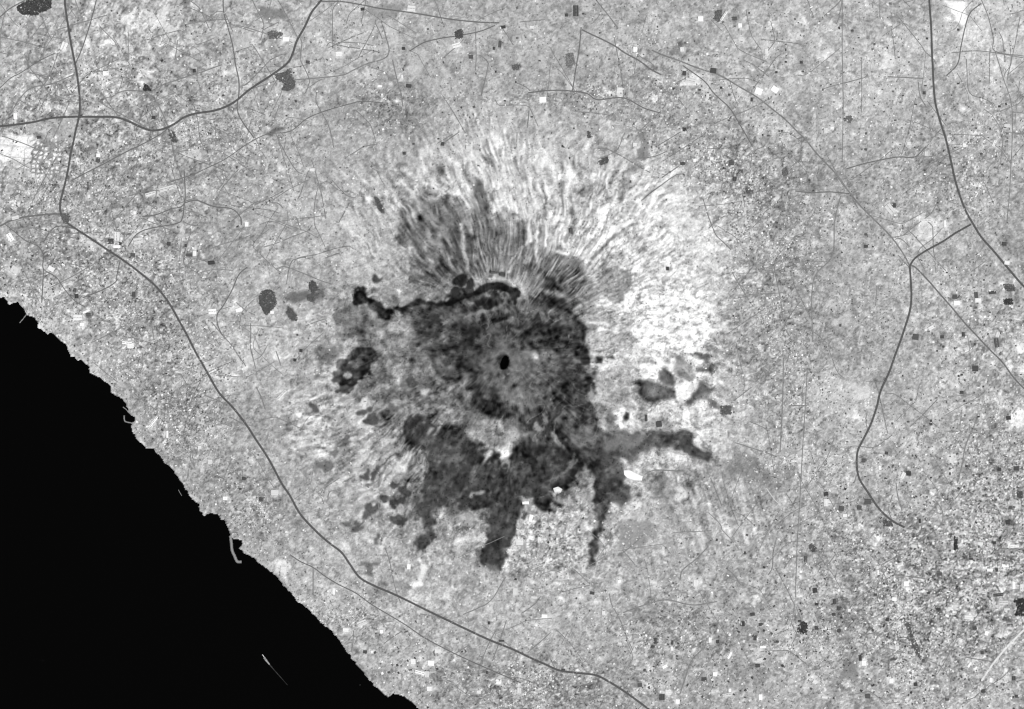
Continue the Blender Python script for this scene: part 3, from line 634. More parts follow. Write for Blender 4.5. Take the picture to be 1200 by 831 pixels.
put([(548, 361), (558, 352), (568, 348), (580, 352), (585, 360), (575, 361), (562, 362), (550, 367)], 48, 1.0, 0.5, 0.2, 0.8)
DK = np.clip((112 - blur(T, 1.8)) / 25, 0, 1) * (R < 290)
T += DK * (16 * np.clip(FIL, 0, 1) * (n14 > -0.6) + 5 * n5 + 5 * n2 + 3 * n12 + 3 * S3 + 22 * np.clip(noise(1.7, 140) - 1.25, 0, 1.6) - 14 * np.clip(noise(2.4, 141, (60, 1.8)) - 0.9, 0, 1.5)) - 4 * DK
small_patches()
for e_ in ((540, 330, 6, 8, 25), (551, 333.5, 4.5, 7, 20), (534, 343, 4.5, 4.5, 0)): put(ell(*e_), 52, 0.7, 0.4, 0.2)
def stroke(pts, wd, t, alpha=0.85):
    """painted light and shade of a ravine, an ash chute or strip of scrub: a thin patch along a line"""
    P = np.array(pts, float); d = np.gradient(P, axis=0); d /= np.hypot(d[:, 0], d[:, 1])[:, None]; nr = np.stack([-d[:, 1], d[:, 0]], 1)
    put([tuple(q) for q in P + nr * wd * 0.55] + [tuple(q) for q in (P - nr * wd * 0.55)[::-1]], t, 0.65, 0.35, 0.5, alpha)
for wd, t, pts in [(1.4, 140, [(650, 498), (650, 508), (655, 518), (662, 526)]), (1.3, 130, [(650, 498), (653, 488), (660, 480)]), (2, 50, [(635, 510), (645, 496), (658, 479)]), (1.5, 120, [(627, 510), (636, 500), (643, 488)]), (1.6, 148, [(690, 448), (692, 463), (698, 480), (707, 497), (715, 508)]),
   (2.5, 114, [(650, 563), (662, 550), (677, 538)]), (2.6, 200, [(692, 427), (715, 425), (740, 430)]), (3, 196, [(695, 443), (700, 456), (710, 473)]), (1.8, 178, [(790, 428), (802, 434), (820, 445)]), (1.5, 170, [(795, 424), (803, 432), (810, 444)]), (1.6, 122, [(585, 342), (591, 354), (604, 366), (607, 383)]),
   (1.6, 128, [(544, 374), (552, 369), (562, 366), (585, 365)]), (1.3, 124, [(580, 382), (590, 377), (604, 372)]), (1.6, 66, [(487, 400), (496, 393), (507, 387)]), (3.2, 62, [(494, 386), (504, 379), (515, 368)]), (2, 66, [(498, 411), (512, 407), (530, 404)]), (1.6, 70, [(514, 401), (521, 396), (529, 391)]), (1.5, 70, [(488, 384), (495, 378), (500, 370)]),
   (2.5, 62, [(545, 388), (556, 386), (568, 389)]), (2, 58, [(578, 373), (592, 370), (602, 368)]), (2.5, 66, [(500, 397), (509, 391), (517, 386)]), (1.6, 74, [(535, 396), (545, 402), (552, 411)]), (2, 78, [(560, 420), (566, 424), (578, 421)]),
   (1.6, 104, [(491, 311), (495, 317), (499, 323)]), (1.8, 104, [(508, 289), (515, 297), (523, 304)]), (3, 104, [(525, 293), (532, 302), (538, 311)]), (2.2, 88, [(534, 251), (536, 258), (540, 266)]), (3, 104, [(575, 266), (576, 273), (577, 281)]), (2.6, 106, [(606, 263), (607, 274), (607, 284)]), (3, 114, [(616, 290), (613, 304), (610, 320)]), (2, 128, [(625, 260), (624, 269), (624, 278)]), (3.4, 98, [(530, 272), (534, 284), (538, 298)]),
   (2, 192, [(543, 288), (546, 303), (550, 320)]), (1.6, 182, [(541, 271), (541, 281), (542, 290)]), (1.2, 172, [(520, 299), (526, 307), (532, 314)]), (1.5, 188, [(571, 296), (570, 317)]), (1.8, 192, [(586, 286), (587, 298), (587, 308)]), (1.6, 208, [(595, 314), (603, 302), (612, 290), (618, 284)]), (3, 248, [(622, 250), (620, 268), (619, 284)]), (1.6, 228, [(630, 265), (629, 282), (627, 298)]),
   (2.2, 242, [(398, 260), (404, 263), (407, 268)]), (2.2, 252, [(413, 271), (418, 276), (423, 282)]), (2, 236, [(429, 287), (431, 291), (432, 296)]), (1.6, 208, [(405, 301), (418, 305), (428, 310), (440, 319)]), (1.8, 242, [(495, 214), (505, 218), (515, 223), (525, 228)]), (1.6, 220, [(418, 239), (416, 232), (412, 226)]), (1.5, 214, [(390, 290), (396, 298), (394, 304)]),
   (2, 246, [(680, 276), (692, 260), (704, 245)]), (1.8, 246, [(687, 281), (697, 267), (707, 255)]), (1.8, 242, [(675, 268), (684, 253), (692, 240)]), (1.1, 150, [(683, 274), (690, 263), (699, 251)]), (1.1, 156, [(679, 268), (686, 258), (696, 243)]), (1.3, 152, [(775, 372), (786, 364), (797, 355), (805, 352)]), (1.6, 165, [(757, 405), (771, 399), (785, 392), (799, 387)]), (1.2, 165, [(698, 351), (714, 350), (728, 347)]),
   (2.6, 242, [(698, 358), (715, 356), (735, 355)]), (2, 236, [(690, 378), (700, 379), (712, 380)]), (1.2, 140, [(715, 391), (725, 392), (735, 391)]), (1.2, 150, [(723, 422), (733, 425), (746, 427)]), (1.4, 235, [(702, 388), (712, 386), (722, 389)]), (1.4, 170, [(742, 330), (752, 324), (764, 322)]), (1.3, 172, [(768, 300), (780, 294), (790, 290)]), (1.4, 168, [(760, 345), (772, 340), (780, 333)]), (1.3, 165, [(800, 330), (812, 326), (822, 320)]), (1.4, 172, [(790, 402), (800, 398), (812, 396)]), (1.2, 160, [(735, 285), (748, 280), (756, 276)]),
   (1.3, 60, [(447, 545), (455, 537), (468, 528), (478, 524)]), (1.4, 198, [(412, 539), (424, 529), (436, 514)]), (1.2, 190, [(446, 520), (456, 511), (464, 503)]), (1.6, 206, [(455, 566), (460, 556), (462, 548)]), (2, 110, [(448, 556), (453, 545), (458, 538)]), (1.2, 118, [(420, 548), (430, 540), (440, 530)]), (1.5, 190, [(486, 575), (492, 566), (497, 556)])]: stroke(pts, wd, t)

# pale and grey fields of the plain that read from this height
for poly, t, kp in (([(34, 143), (80, 139), (91, 145), (86, 158), (70, 167), (38, 168)], 178, .35), ([(0, 160), (36, 158), (38, 183), (14, 188), (0, 190)], 246, .3), ([(15, 188), (38, 184), (38, 208), (16, 208)], 208, .4),
   ([(51, 340), (70, 337), (71, 344), (50, 352)], 208, .3), ([(144, 20), (158, 12), (158, 34), (147, 30)], 232, .5), ([(188, 12), (198, 8), (202, 38), (193, 42)], 214, .6), ([(101, 45), (108, 42), (110, 60), (102, 62)], 236, .4), ([(270, 45), (292, 40), (292, 58), (275, 62)], 190, .4),
   ([(220, 175), (235, 172), (238, 186), (224, 190)], 196, .4), ([(300, 10), (335, 8), (335, 20), (300, 20)], 132, .4), ([(316, 147), (336, 147), (336, 152), (316, 153)], 108, .4), ([(1110, 0), (1128, 0), (1134, 30), (1120, 28)], 250, .2), ([(660, 92), (672, 86), (672, 104), (660, 106)], 200, .5), ([(706, 102), (730, 106), (729, 112), (708, 107)], 236, .5),
   ([(800, 95), (818, 88), (818, 102), (802, 101)], 236, .5), ([(890, 44), (912, 50), (908, 60), (896, 62)], 206, .4), ([(1073, 256), (1108, 259), (1110, 268), (1096, 266), (1094, 278), (1076, 280), (1072, 272)], 214, .6), ([(1000, 450), (1018, 448), (1020, 466), (1002, 467)], 214, .4), ([(950, 448), (985, 445), (985, 482), (950, 480)], 196, .6),
   ([(1105, 530), (1120, 528), (1120, 541), (1108, 541)], 214, .3), ([(1184, 484), (1200, 478), (1200, 500), (1188, 500)], 232, .5), ([(1165, 465), (1185, 476), (1180, 482), (1168, 472)], 214, .5), ([(978, 372), (1000, 370), (1000, 378), (980, 378)], 192, .5), ([(160, 508), (173, 522), (168, 525), (158, 514)], 236, .3),
   ([(325, 662), (340, 660), (338, 675), (326, 675)], 226, .6), ([(490, 662), (497, 661), (497, 676), (492, 686), (480, 689), (479, 684), (488, 680), (491, 672)], 240, .3), ([(540, 630), (566, 622), (570, 633), (548, 636)], 205, .6), ([(520, 690), (528, 688), (526, 712), (520, 716)], 200, .6), ([(430, 655), (440, 660), (436, 680), (430, 678)], 118, .6), ([(815, 678), (820, 676), (822, 694), (815, 690)], 222, .6),
   ([(745, 155), (758, 150), (760, 190), (746, 192)], 138, .5), ([(638, 176), (643, 174), (644, 192), (637, 196)], 248, .2), ([(1188, 403), (1200, 396), (1200, 414), (1190, 415)], 240, .4), ([(985, 655), (1000, 640), (1000, 780), (985, 790)], 156, 1.0), ([(1155, 15), (1200, 10), (1200, 60), (1160, 60)], 186, .9), ([(1175, 70), (1192, 70), (1190, 85), (1178, 85)], 222, .5),
   ([(988, 778), (1006, 776), (1008, 795), (990, 796)], 136, .3), ([(722, 612), (760, 606), (770, 630), (730, 640)], 150, .4), ([(1035, 60), (1048, 62), (1040, 84), (1030, 80)], 224, .6), ([(955, 60), (975, 55), (970, 75), (958, 74)], 206, .7), ([(430, 8), (470, 4), (465, 20), (440, 24)], 150, .6), ([(450, 28), (460, 30), (468, 46), (456, 44)], 196, .5), ([(477, 60), (500, 62), (492, 96), (480, 96)], 184, .4)):
    put(poly, t, 0.8, 0.8, kp)
# checkerboard of yards beside the container terminal
gm = blur(pip([(36, 166), (70, 165), (73, 208), (38, 208)], 0.5), 0.8)
yx = (PX + 0.12 * PY + 0.5 * WARP_X * 0.5); yy_ = PY - 0.1 * PX
T = T * (1 - gm) + gm * (158 + 0.5 * DET + 88 * ((yx % 5.6 < 3.2) & (yy_ % 5.4 < 3.2)) * (cB > -0.5))
gm2 = pip([(0, 158), (36, 158), (38, 205), (0, 205)], 0.5); T = T - blur(gm2, 0.6) * 45 * ((yx % 17 < 1.3) | (yy_ % 13 < 1.2))
# sheds in a row, drawn as pale plots
for k in range(7):
    put([(168 + k * 6, 12 + k * 4), (171 + k * 6, 11 + k * 4), (181 + k * 5, 26 + k * 3), (178 + k * 5, 27 + k * 3)], 222, 0.5, 0.4, 0.3, 0.8)
# ---- list of the large buildings: x, y, width, depth (map units), roof tone, turn
blds = []
def B(px, py, w, h, t, ang=0.0): blds.append((px, py, float(w), float(h), t, ang))
D = 72
for x, y, w_, h_ in [(46, 161, 6, 4), (115, 188, 6, 5), (228, 83, 4, 5), (180, 138, 5, 4), (425, 11, 5, 4), (479, 101, 7, 5), (552, 67, 6, 5), (579, 57, 3, 4), (586, 52, 4, 9), (590, 32, 6, 4), (473, 57, 4, 4), (361, 73, 5, 4), (519, 169, 4, 5), (474, 180, 4, 4), (675, 13, 7, 15), (664, 18, 4, 4),
   (836, 83, 8, 7), (802, 86, 5, 6), (802, 152, 5, 5), (881, 117, 3, 5), (861, 22, 6, 5), (857, 191, 7, 7), (868, 201, 6, 5), (800, 192, 6, 4), (1123, 35, 3, 3), (1083, 109, 4, 4), (939, 73, 4, 4), (130, 283, 8, 7), (141, 286, 4, 5), (156, 299, 6, 5), (198, 286, 5, 5), (222, 299, 8, 4), (248, 308, 9, 5), (157, 345, 4, 7), (218, 288, 3, 4), (88, 340, 4, 5), (90, 347, 5, 6), (104, 369, 6, 5),
   (353, 411, 4, 4), (588, 322, 6, 4), (578, 320, 7, 3), (669, 272, 5, 9), (861, 210, 5, 6), (877, 225, 5, 5), (782, 315, 4, 5), (1048, 241, 5, 6), (1015, 289, 5, 4), (1015, 275, 4, 3), (1073, 395, 8, 8), (1119, 348, 6, 6), (1163, 343, 10, 4), (1144, 346, 5, 8), (1129, 392, 4, 6), (1104, 395, 5, 4), (1168, 402, 6, 12), (1177, 286, 6, 5), (286, 561, 5, 4), (282, 573, 3, 3),
   (306, 585, 5, 5), (346, 422, 4, 4), (757, 490, 3.5, 9), (772, 497, 8, 8), (1065, 555, 6, 6), (1017, 588, 9, 7), (1007, 595, 6, 6), (986, 596, 7, 7), (968, 579, 6, 5), (1012, 540, 5, 5), (1127, 460, 5, 4), (1171, 550, 5, 5), (1191, 549, 7, 6), (1195, 580, 8, 10), (1181, 612, 6, 6), (1184, 595, 4, 4), (1091, 497, 4, 4), (1143, 432, 8, 8), (1182, 490, 6, 5), (1161, 543, 4, 4), (1039, 531, 4, 4), (1078, 611, 3, 5),
   (873, 648, 3, 4), (768, 751, 4, 8), (765, 758, 5, 3), (788, 753, 3, 6), (841, 752, 4, 4), (882, 720, 6, 4), (871, 731, 4, 7), (891, 732, 4, 4), (885, 748, 4, 6), (776, 817, 7, 8), (825, 796, 7, 5), (888, 780, 6, 5), (750, 803, 6, 5), (660, 785, 5, 3), (944, 655, 4, 8), (955, 692, 6, 7), (957, 736, 5, 5), (983, 739, 5, 5), (977, 720, 5, 4), (978, 705, 4, 7), (983, 713, 5, 5), (957, 708, 5, 4), (1026, 697, 4, 3),
   (1101, 673, 7, 4), (1100, 714, 5, 4), (1142, 736, 5, 5), (1170, 697, 14, 4), (1008, 771, 4, 8), (1152, 810, 5, 5), (1188, 795, 5, 6), (1191, 816, 4, 4), (1017, 816, 7, 6), (1073, 802, 5, 5), (1168, 668, 4, 5), (1040, 726, 4, 5), (1082, 774, 4, 4), (1151, 765, 4, 4), (1047, 773, 8, 2.5), (937, 728, 4, 3), (694, 695, 6, 4), (573, 730, 3, 4), (588, 751, 7, 2.5), (571, 788, 3, 4), (428, 764, 5, 4), (1138, 655, 6, 3), (1088, 695, 4, 3), (911, 752, 4, 3), (1110, 820, 5, 3), (1165, 636, 5, 4)]:
    B(x, y, w_, h_, D + random.choice([-8, 0, 6, 14]), random.uniform(-8, 8))
for x, y, w_, h_, a in [(75, 54, 8, 11, -25), (18, 136, 5, 8, 0), (124, 86, 8, 6, 0), (115, 182, 5, 5, 0), (142, 115, 4, 4, 0), (195, 221, 20, 6, 12), (176, 227, 14, 4, 15), (137, 277, 7, 12, 0), (137, 289, 10, 4, 0), (162, 282, 13, 8, 10), (228, 297, 5, 7, 0), (289, 263, 5, 6, 0), (246, 273, 5, 4, 0), (105, 284, 9, 4, -10), (60, 315, 9, 6, -30), (17, 316, 10, 9, -30), (12, 278, 7, 12, 35), (18, 255, 10, 5, 15),
   (249, 365, 11, 7, 0), (280, 363, 9, 5, 20), (91, 372, 12, 7, 0), (96, 380, 6, 4, 0), (101, 365, 10, 3, 20), (149, 402, 14, 4, -10), (153, 405, 9, 7, 0), (104, 230, 4, 5, 0), (318, 213, 5, 4, 0), (319, 366, 5, 4, 0), (320, 376, 5, 4, 0), (335, 46, 9, 6, 0), (397, 63, 9, 6, 0), (482, 10, 11, 8, -10), (535, 53, 12, 6, 20), (471, 90, 3, 5, 0), (366, 199, 7, 4, 0), (549, 173, 7, 5, 0), (445, 101, 6, 3, 0),
   (623, 32, 6, 4, 0), (636, 117, 9, 8, 0), (744, 58, 5, 7, 0), (726, 106, 8, 8, 0), (809, 95, 14, 7, -15), (866, 105, 6, 4, -30), (889, 107, 10, 9, -20), (829, 113, 4, 7, 0), (821, 22, 7, 7, 0), (867, 30, 5, 6, 0), (868, 46, 7, 6, 0), (799, 58, 5, 6, 0), (829, 192, 6, 4, 0), (848, 19, 3, 14, -30), (744, 170, 6, 6, 0), (898, 60, 4, 7, 0), (834, 186, 5, 4, 0), (814, 188, 4, 4, 0), (908, 105, 10, 8, -35), (975, 150, 5, 4, 0), (968, 153, 6, 7, 0), (1065, 168, 5, 4, 0), (1085, 180, 4, 6, 0), (1180, 147, 8, 4, 0), (1130, 170, 5, 5, 0), (1165, 168, 4, 9, -20),
   (1043, 245, 9, 15, 40), (1180, 308, 7, 5, -10), (1121, 355, 8, 6, 0), (1146, 352, 8, 6, 0), (1169, 392, 5, 7, -20), (1091, 384, 8, 5, 25), (1107, 343, 3, 12, 40), (1085, 258, 14, 4, 0), (1107, 262, 3, 9, 0), (180, 494, 3, 17, -40), (196, 509, 3, 10, 0), (195, 499, 3, 5, 0), (246, 541, 6, 6, 0), (236, 548, 3, 13, 0), (264, 584, 6, 5, 0), (234, 524, 5, 4, 0), (330, 463, 4, 18, -48), (322, 577, 10, 7, 0),
   (616, 589, 9, 4, 0), (654, 574, 6, 4, 0), (622, 607, 5, 10, -15), (1031, 548, 4, 6, 0), (1058, 557, 5, 9, -25), (968, 589, 6, 10, 0), (990, 604, 6, 4, 0), (332, 667, 8, 8, 0), (391, 693, 4, 9, 0), (424, 730, 13, 7, 25), (447, 740, 5, 5, 0), (436, 764, 4, 4, 0), (405, 738, 8, 5, 0), (513, 763, 8, 6, 0), (505, 777, 9, 7, 0), (484, 775, 7, 7, 0), (492, 788, 14, 4, -15), (500, 790, 6, 8, 0), (584, 799, 8, 7, 0), (561, 811, 6, 4, 0),
   (479, 664, 5, 7, 0), (503, 807, 7, 6, 0), (609, 635, 10, 8, 0), (603, 693, 5, 9, 0), (626, 700, 8, 3, 0), (638, 722, 8, 5, 0), (683, 668, 4, 8, 0), (707, 718, 4, 5, 0), (726, 681, 5, 4, 0), (815, 683, 6, 8, 0), (832, 750, 4, 7, 0), (787, 760, 3, 6, 0), (855, 768, 3, 10, -25), (838, 790, 6, 6, 0), (852, 814, 13, 4, 5), (855, 809, 3, 5, 0), (794, 822, 6, 6, 0), (891, 817, 5, 8, 0), (894, 758, 8, 3, 0), (890, 773, 8, 4, 15), (779, 781, 7, 4, 25), (783, 811, 8, 7, 0),
   (608, 809, 5, 8, 0), (1029, 671, 3, 7, 0), (1062, 684, 7, 7, 0), (1048, 702, 6, 5, 0), (1151, 694, 12, 4, -10), (1134, 723, 9, 5, 0), (1176, 706, 12, 5, 0), (1180, 714, 8, 3, 0), (1189, 640, 12, 4, 0), (1071, 640, 8, 4, -15), (1051, 759, 5, 6, 0), (1012, 777, 6, 7, 0), (1071, 767, 4, 4, 0), (955, 799, 6, 5, -30), (966, 817, 7, 3, 0), (1044, 798, 5, 6, 0), (1161, 797, 4, 6, 0), (1054, 732, 5, 4, 0), (1188, 686, 4, 10, 0), (1197, 688, 4, 8, 0), (1113, 713, 5, 4, 0), (995, 715, 4, 4, 0), (1149, 637, 7, 4, 0), (1120, 710, 5, 4, 0), (1061, 745, 4, 3, 0), (1156, 742, 5, 6, -15), (1160, 668, 8, 4, 0), (1178, 663, 9, 4, 0), (1174, 681, 5, 3, 0), (1136, 779, 3, 8, -30), (1028, 665, 3, 5, 0)]:
    B(x, y, w_, h_, random.choice([214, 232, 244, 252, 255]), a + random.uniform(-4, 4))

NWm = lobe([(120, 120, 150, 150, 1.0), (230, 470, 60, 80, .6), (450, 770, 90, 50, .6)], 0)
T += NWm * (38 * np.clip(noise(2.0, 130, (25, 1.7)) - 1.15, 0, 1.6) - 22 * np.clip(noise(1.8, 131, (-65, 1.7)) - 1.3, 0, 1.4))
# paved yards round the large buildings
for (x, y, w_, h_, t, a) in blds:
    i0, i1 = np.searchsorted(GX, [x - w_ - 6, x + w_ + 6]); j0, j1 = np.searchsorted(GY, [y - h_ - 6, y + h_ + 6])
    ca, sa = math.cos(math.radians(-a)), math.sin(math.radians(-a))
    xx = PX[j0:j1, i0:i1] - x + 0.7 * WARP_X[j0:j1, i0:i1]; yy = PY[j0:j1, i0:i1] - y + 0.7 * WARP_Y[j0:j1, i0:i1]
    u_ = (xx * ca + yy * sa) / (w_ * 0.62 + 0.6); v_ = (-xx * sa + yy * ca) / (h_ * 0.62 + 0.6)
    wgt = np.exp(-(np.maximum(abs(u_), abs(v_))) ** 4) * (0.75 if t > 150 else 0.5)
    T[j0:j1, i0:i1] = T[j0:j1, i0:i1] * (1 - wgt) + ((216 if t > 150 else 112) + 0.5 * DET[j0:j1, i0:i1]) * wgt
# beach and quay stone along the shore
shore = np.clip(blur(SEA_M.astype(float), 1.6) * 3.0, 0, 1)
T += shore * 14
OUT = np.maximum(np.maximum(-14 - PX, PX - 1214), np.maximum(-12 - PY, PY - 843)).clip(0)
T = 170 + (T - 170) * np.exp(-OUT / 9.0)              # beyond the mapped square: plain farmland
T = np.clip(T, 5, 255)
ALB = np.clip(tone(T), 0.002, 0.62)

# ------------------------------------------------------------------ build the land
land_face = ~(SEA_M[:-1, :-1] & SEA_M[1:, :-1] & SEA_M[:-1, 1:] & SEA_M[1:, 1:])
idx = np.arange(W_ * H_).reshape(H_, W_)
quads = np.stack([idx[1:, :-1], idx[1:, 1:], idx[:-1, 1:], idx[:-1, :-1]], -1)
VERT = np.stack([X(PX), Y(PY), Z], -1).reshape(-1, 3).astype(np.float32)
COVER = ALB.reshape(-1)
def submesh(name, fmask, material, smooth_=True):
    q = quads[fmask]; used, inv = np.unique(q, return_inverse=True)
    return np_mesh(name, VERT[used], inv.reshape(-1, 4), [material], COVER[used], smooth_)

code = np.zeros((H_ - 1, W_ - 1), int)                # 0 plain, 1 slopes, then the named rock areas
vb = (R + 14 * noise(12, 81)) < np.interp(np.degrees(TH) % 360, [0, 60, 90, 140, 180, 220, 270, 320, 360], [240, 235, 225, 205, 215, 235, 262, 250, 240])
code[vb[:-1, :-1]] = 1
parts = ['caldera_floor', 'summit_cone', 'crater', 'caldera_wall'] + ['lava_flow_%d' % i for i in range(1, 7)]
order = ['caldera_floor', 'summit_cone', 'crater', 'lava_flow_1', 'lava_flow_2', 'lava_flow_3', 'lava_flow_4', 'lava_flow_5', 'lava_flow_6', 'caldera_wall']
for i, k in enumerate(order):
    for mk in LAVA[k]: code[mk[:-1, :-1] & (code > 0)] = i + 2

new_obj("ground", submesh("ground", land_face & (code == 0), MAT_GROUND), kind="structure", label="broad coastal plain patterned with small fields, orchards and towns around the volcano")
volcano = new_obj("volcano", None, label="dark volcano with a small black crater in the middle of the pale plain", kind="structure")
volcano.location = (X(VX), Y(VY), 0); volcano.empty_display_size = 500
lab = {'lava_flow_1': "grey lava flow with a narrow tongue on the south-western slope", 'lava_flow_2': "darkest lava flow ending in a pointed tongue due south", 'lava_flow_3': "lava flow with a thin straight southern tail on the south-eastern slope",
       'lava_flow_4': "mid grey lava flow stretching east with a dark tip", 'lava_flow_5': "dark hooked lava flow on the north-western shoulder", 'lava_flow_6': "dark lava flow with pale islands on the western slope",
       'caldera_wall': "black curved cliff of the old caldera north of the cone", 'crater': "crater with a black shadowed inside"}
def vpart(name, mesh, label=None):
    o = new_obj(name, mesh, volcano, label=label); o.matrix_parent_inverse = volcano.matrix_world.inverted()
    o.location = (-X(VX), -Y(VY), 0)
    return o
vpart("slope", submesh("slope", land_face & (code == 1), MAT_GROUND))
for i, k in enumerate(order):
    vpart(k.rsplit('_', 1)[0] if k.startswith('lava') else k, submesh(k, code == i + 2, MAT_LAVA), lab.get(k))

S_ = 90000.0
sea_me = np_mesh("sea", [(-S_, -S_, 0), (S_, -S_, 0), (S_, S_, 0), (-S_, S_, 0)], np.array([[0, 1, 2, 3]]), [MAT_SEA])
new_obj("sea", sea_me, kind="structure", label="black calm sea filling the bay at the south-west")

def gz(px, py): return np.maximum(sample(Z, px, py), 2.0)

# ------------------------------------------------------------------ roads
def resample(pts, step=2.0, curve=True):
    P = np.array(pts, float)
    if curve and len(P) > 2:                          # Catmull-Rom
        Q = np.vstack([2 * P[0] - P[1], P, 2 * P[-1] - P[-2]]); out = []
        for i in range(1, len(Q) - 2):
            a, b_, c, d = Q[i - 1], Q[i], Q[i + 1], Q[i + 2]; m_ = max(2, int(np.hypot(*(c - b_)) / step))
            for k in range(m_):
                t = k / m_
                out.append(0.5 * ((2 * b_) + (c - a) * t + (2 * a - 5 * b_ + 4 * c - d) * t * t + (3 * b_ - a - 3 * c + d) * t ** 3))
        out.append(P[-1]); return np.array(out)
    out = []
    for i in range(len(P) - 1):
        m_ = max(1, int(np.hypot(*(P[i + 1] - P[i])) / step))
        for k in range(m_): out.append(P[i] + (P[i + 1] - P[i]) * k / m_)
    out.append(P[-1]); return np.array(out)

def ribbon(P, width, lift=3.0, thick=2.5):
    """an embankment strip: top surface with sloping shoulders; width in metres"""
    d = np.gradient(P, axis=0); d /= np.maximum(np.hypot(d[:, 0], d[:, 1]), 1e-6)[:, None]
    nx, ny = -d[:, 1], d[:, 0]; hw = width / 2 / M
    rows = []
    zc = gz(P[:, 0], P[:, 1])
    zz = np.maximum(zc, np.maximum(gz(P[:, 0] + nx * hw, P[:, 1] + ny * hw), gz(P[:, 0] - nx * hw, P[:, 1] - ny * hw))) + lift
    if len(zz) > 4: zz = np.maximum(zz, np.convolve(np.pad(zz, 2, mode='edge'), np.ones(5) / 5, 'valid'))
    for s, dz in ((-1.25, -thick - lift), (-1, 0), (1, 0), (1.25, -thick - lift)):
        rows.append(np.stack([X(P[:, 0] + nx * hw * s), Y(P[:, 1] + ny * hw * s), zz + dz], -1))
    V = np.stack(rows, 1).reshape(-1, 3); n_ = len(P); F = []
    i = np.arange(n_ - 1)[:, None] * 4
    for k in range(3): F.append(np.hstack([i + k, i + 4 + k, i + 5 + k, i + 1 + k]))
    F = np.vstack(F)
    return V, F

ROADM = np.zeros((H_, W_))
def road(name, pts, width, material, label, lift=3.0):
    P = resample(pts)
    for q in resample(P[::2], 0.7, False):
        i = int(np.interp(q[0], GX, np.arange(W_))); j = int(np.interp(q[1], GY, np.arange(H_))); e_ = 1 + (width > 30)
        ROADM[max(j - e_, 0):j + e_ + 2, max(i - e_, 0):i + e_ + 2] = 1
    V, F = ribbon(P, width, lift)
    return new_obj(name, np_mesh(name, V, F, [material], smooth=False), kind="structure", label=label)

MW, RW, LW = 42.0, 28.0, 22.0
R_ = road
R_("motorway", [(76, -30), (76, 0), (77.5, 15), (80, 31), (83, 50), (87, 70), (90, 85), (92, 100), (93.5, 115), (93.5, 130), (92, 140), (89, 152), (86, 167), (83, 180), (80, 198), (77, 212), (73, 228), (70.5, 240), (72, 252), (80, 262), (87, 267), (107, 280), (127, 293.5), (143, 304), (162, 318), (179, 332), (190, 344), (200, 358), (210, 376), (220, 394), (230, 414), (236, 424), (246, 442), (257.5, 461), (272.5, 477), (287.5, 496), (300, 515), (315, 538), (330, 566), (340, 581), (352.5, 603), (372, 624), (387, 637), (400, 647), (410, 661), (422, 677), (440, 687), (460, 695.5), (478, 704), (500, 715), (525, 727), (550, 739), (575, 750.5), (600, 760.5), (622, 771), (640, 779), (655, 785.5), (675, 788.5), (697, 791), (712, 798), (732, 810.5), (760, 831), (800, 862)], MW, MAT_ASPH, "dark motorway running along the coast between the sea and the volcano", 4)
R_("motorway", [(-40, 150), (0, 148), (20, 146), (40, 143), (60, 138.5), (85, 137), (110, 137), (135, 137.5), (150, 142), (165, 149), (178, 153), (192, 151), (205, 145), (215, 138), (230, 133), (250, 130), (265, 125), (277, 118), (290, 107), (300, 100), (320, 87), (337, 74), (343, 63), (348, 48), (357, 32), (365, 15), (372, 6), (385, -10)], MW, MAT_ASPH, "dark motorway winding from the western edge up to the northern edge", 6)
R_("motorway", [(1089, -30), (1089, 0), (1091, 30), (1092, 60), (1093, 78), (1094, 100), (1096, 120), (1101, 140), (1108, 162), (1114, 187), (1119, 210), (1125, 230), (1132, 248), (1140, 262), (1150, 278), (1165, 295), (1180, 313), (1200, 336), (1230, 365)], MW, MAT_ASPH, "dark motorway crossing the north-eastern corner", 4)
R_("motorway", [(1066, 312), (1067, 325), (1068, 348), (1066, 365), (1060, 385), (1055, 400), (1049, 416), (1042, 436), (1032, 458), (1027, 478), (1020, 498), (1011, 516), (1005, 529), (1004, 546), (1007, 561), (1017, 577), (1030, 596), (1045, 610), (1060, 618)], MW, MAT_ASPH, "dark motorway bending south from the three-way junction in the east", 4)
R_("motorway", [(1138, 263), (1120, 273), (1105, 283), (1085, 294), (1072, 303), (1066, 312)], 36, MAT_ASPH, "short motorway link joining the two eastern motorways", 7)
R_("highway", [(682, 35), (692, 40), (707, 47), (722, 55), (732, 62), (750, 72), (762, 81), (775, 88)], 30, MAT_ASPH2, "thin dark highway slanting down from the square dark block in the north")
R_("highway", [(764, 59), (775, 64), (795, 71), (815, 79), (830, 84), (838, 86), (850, 92), (865, 101), (887, 114), (905, 128), (920, 140), (932, 152), (945, 165), (957, 180), (977, 201), (987, 215), (995, 225), (1007, 240), (1022, 255), (1040, 273), (1050, 285), (1060, 300), (1066, 312)], 28, MAT_ASPH3, "long grey highway descending diagonally across the north-east to the junction", 5)
R_("highway", [(1066, 312), (1072, 313), (1087, 328), (1100, 343), (1115, 360), (1130, 378), (1145, 394), (1160, 410), (1175, 425), (1190, 445), (1215, 470)], 30, MAT_ASPH2, "grey highway leaving the junction towards the south-eastern edge", 6)
R_("highway", [(377, 2), (400, 2), (425, 6), (445, 10), (475, 14), (500, 18), (530, 23), (560, 26), (585, 27)], 28, MAT_ASPH2, "straight thin highway beside the northern edge")
R_("highway", [(262, -20), (262, 12), (268, 35), (273, 55), (276, 75), (280, 95), (280, 110), (278, 125), (280, 135), (287, 147), (298, 162)], 26, MAT_ASPH2, "north to south highway crossing the winding western motorway")
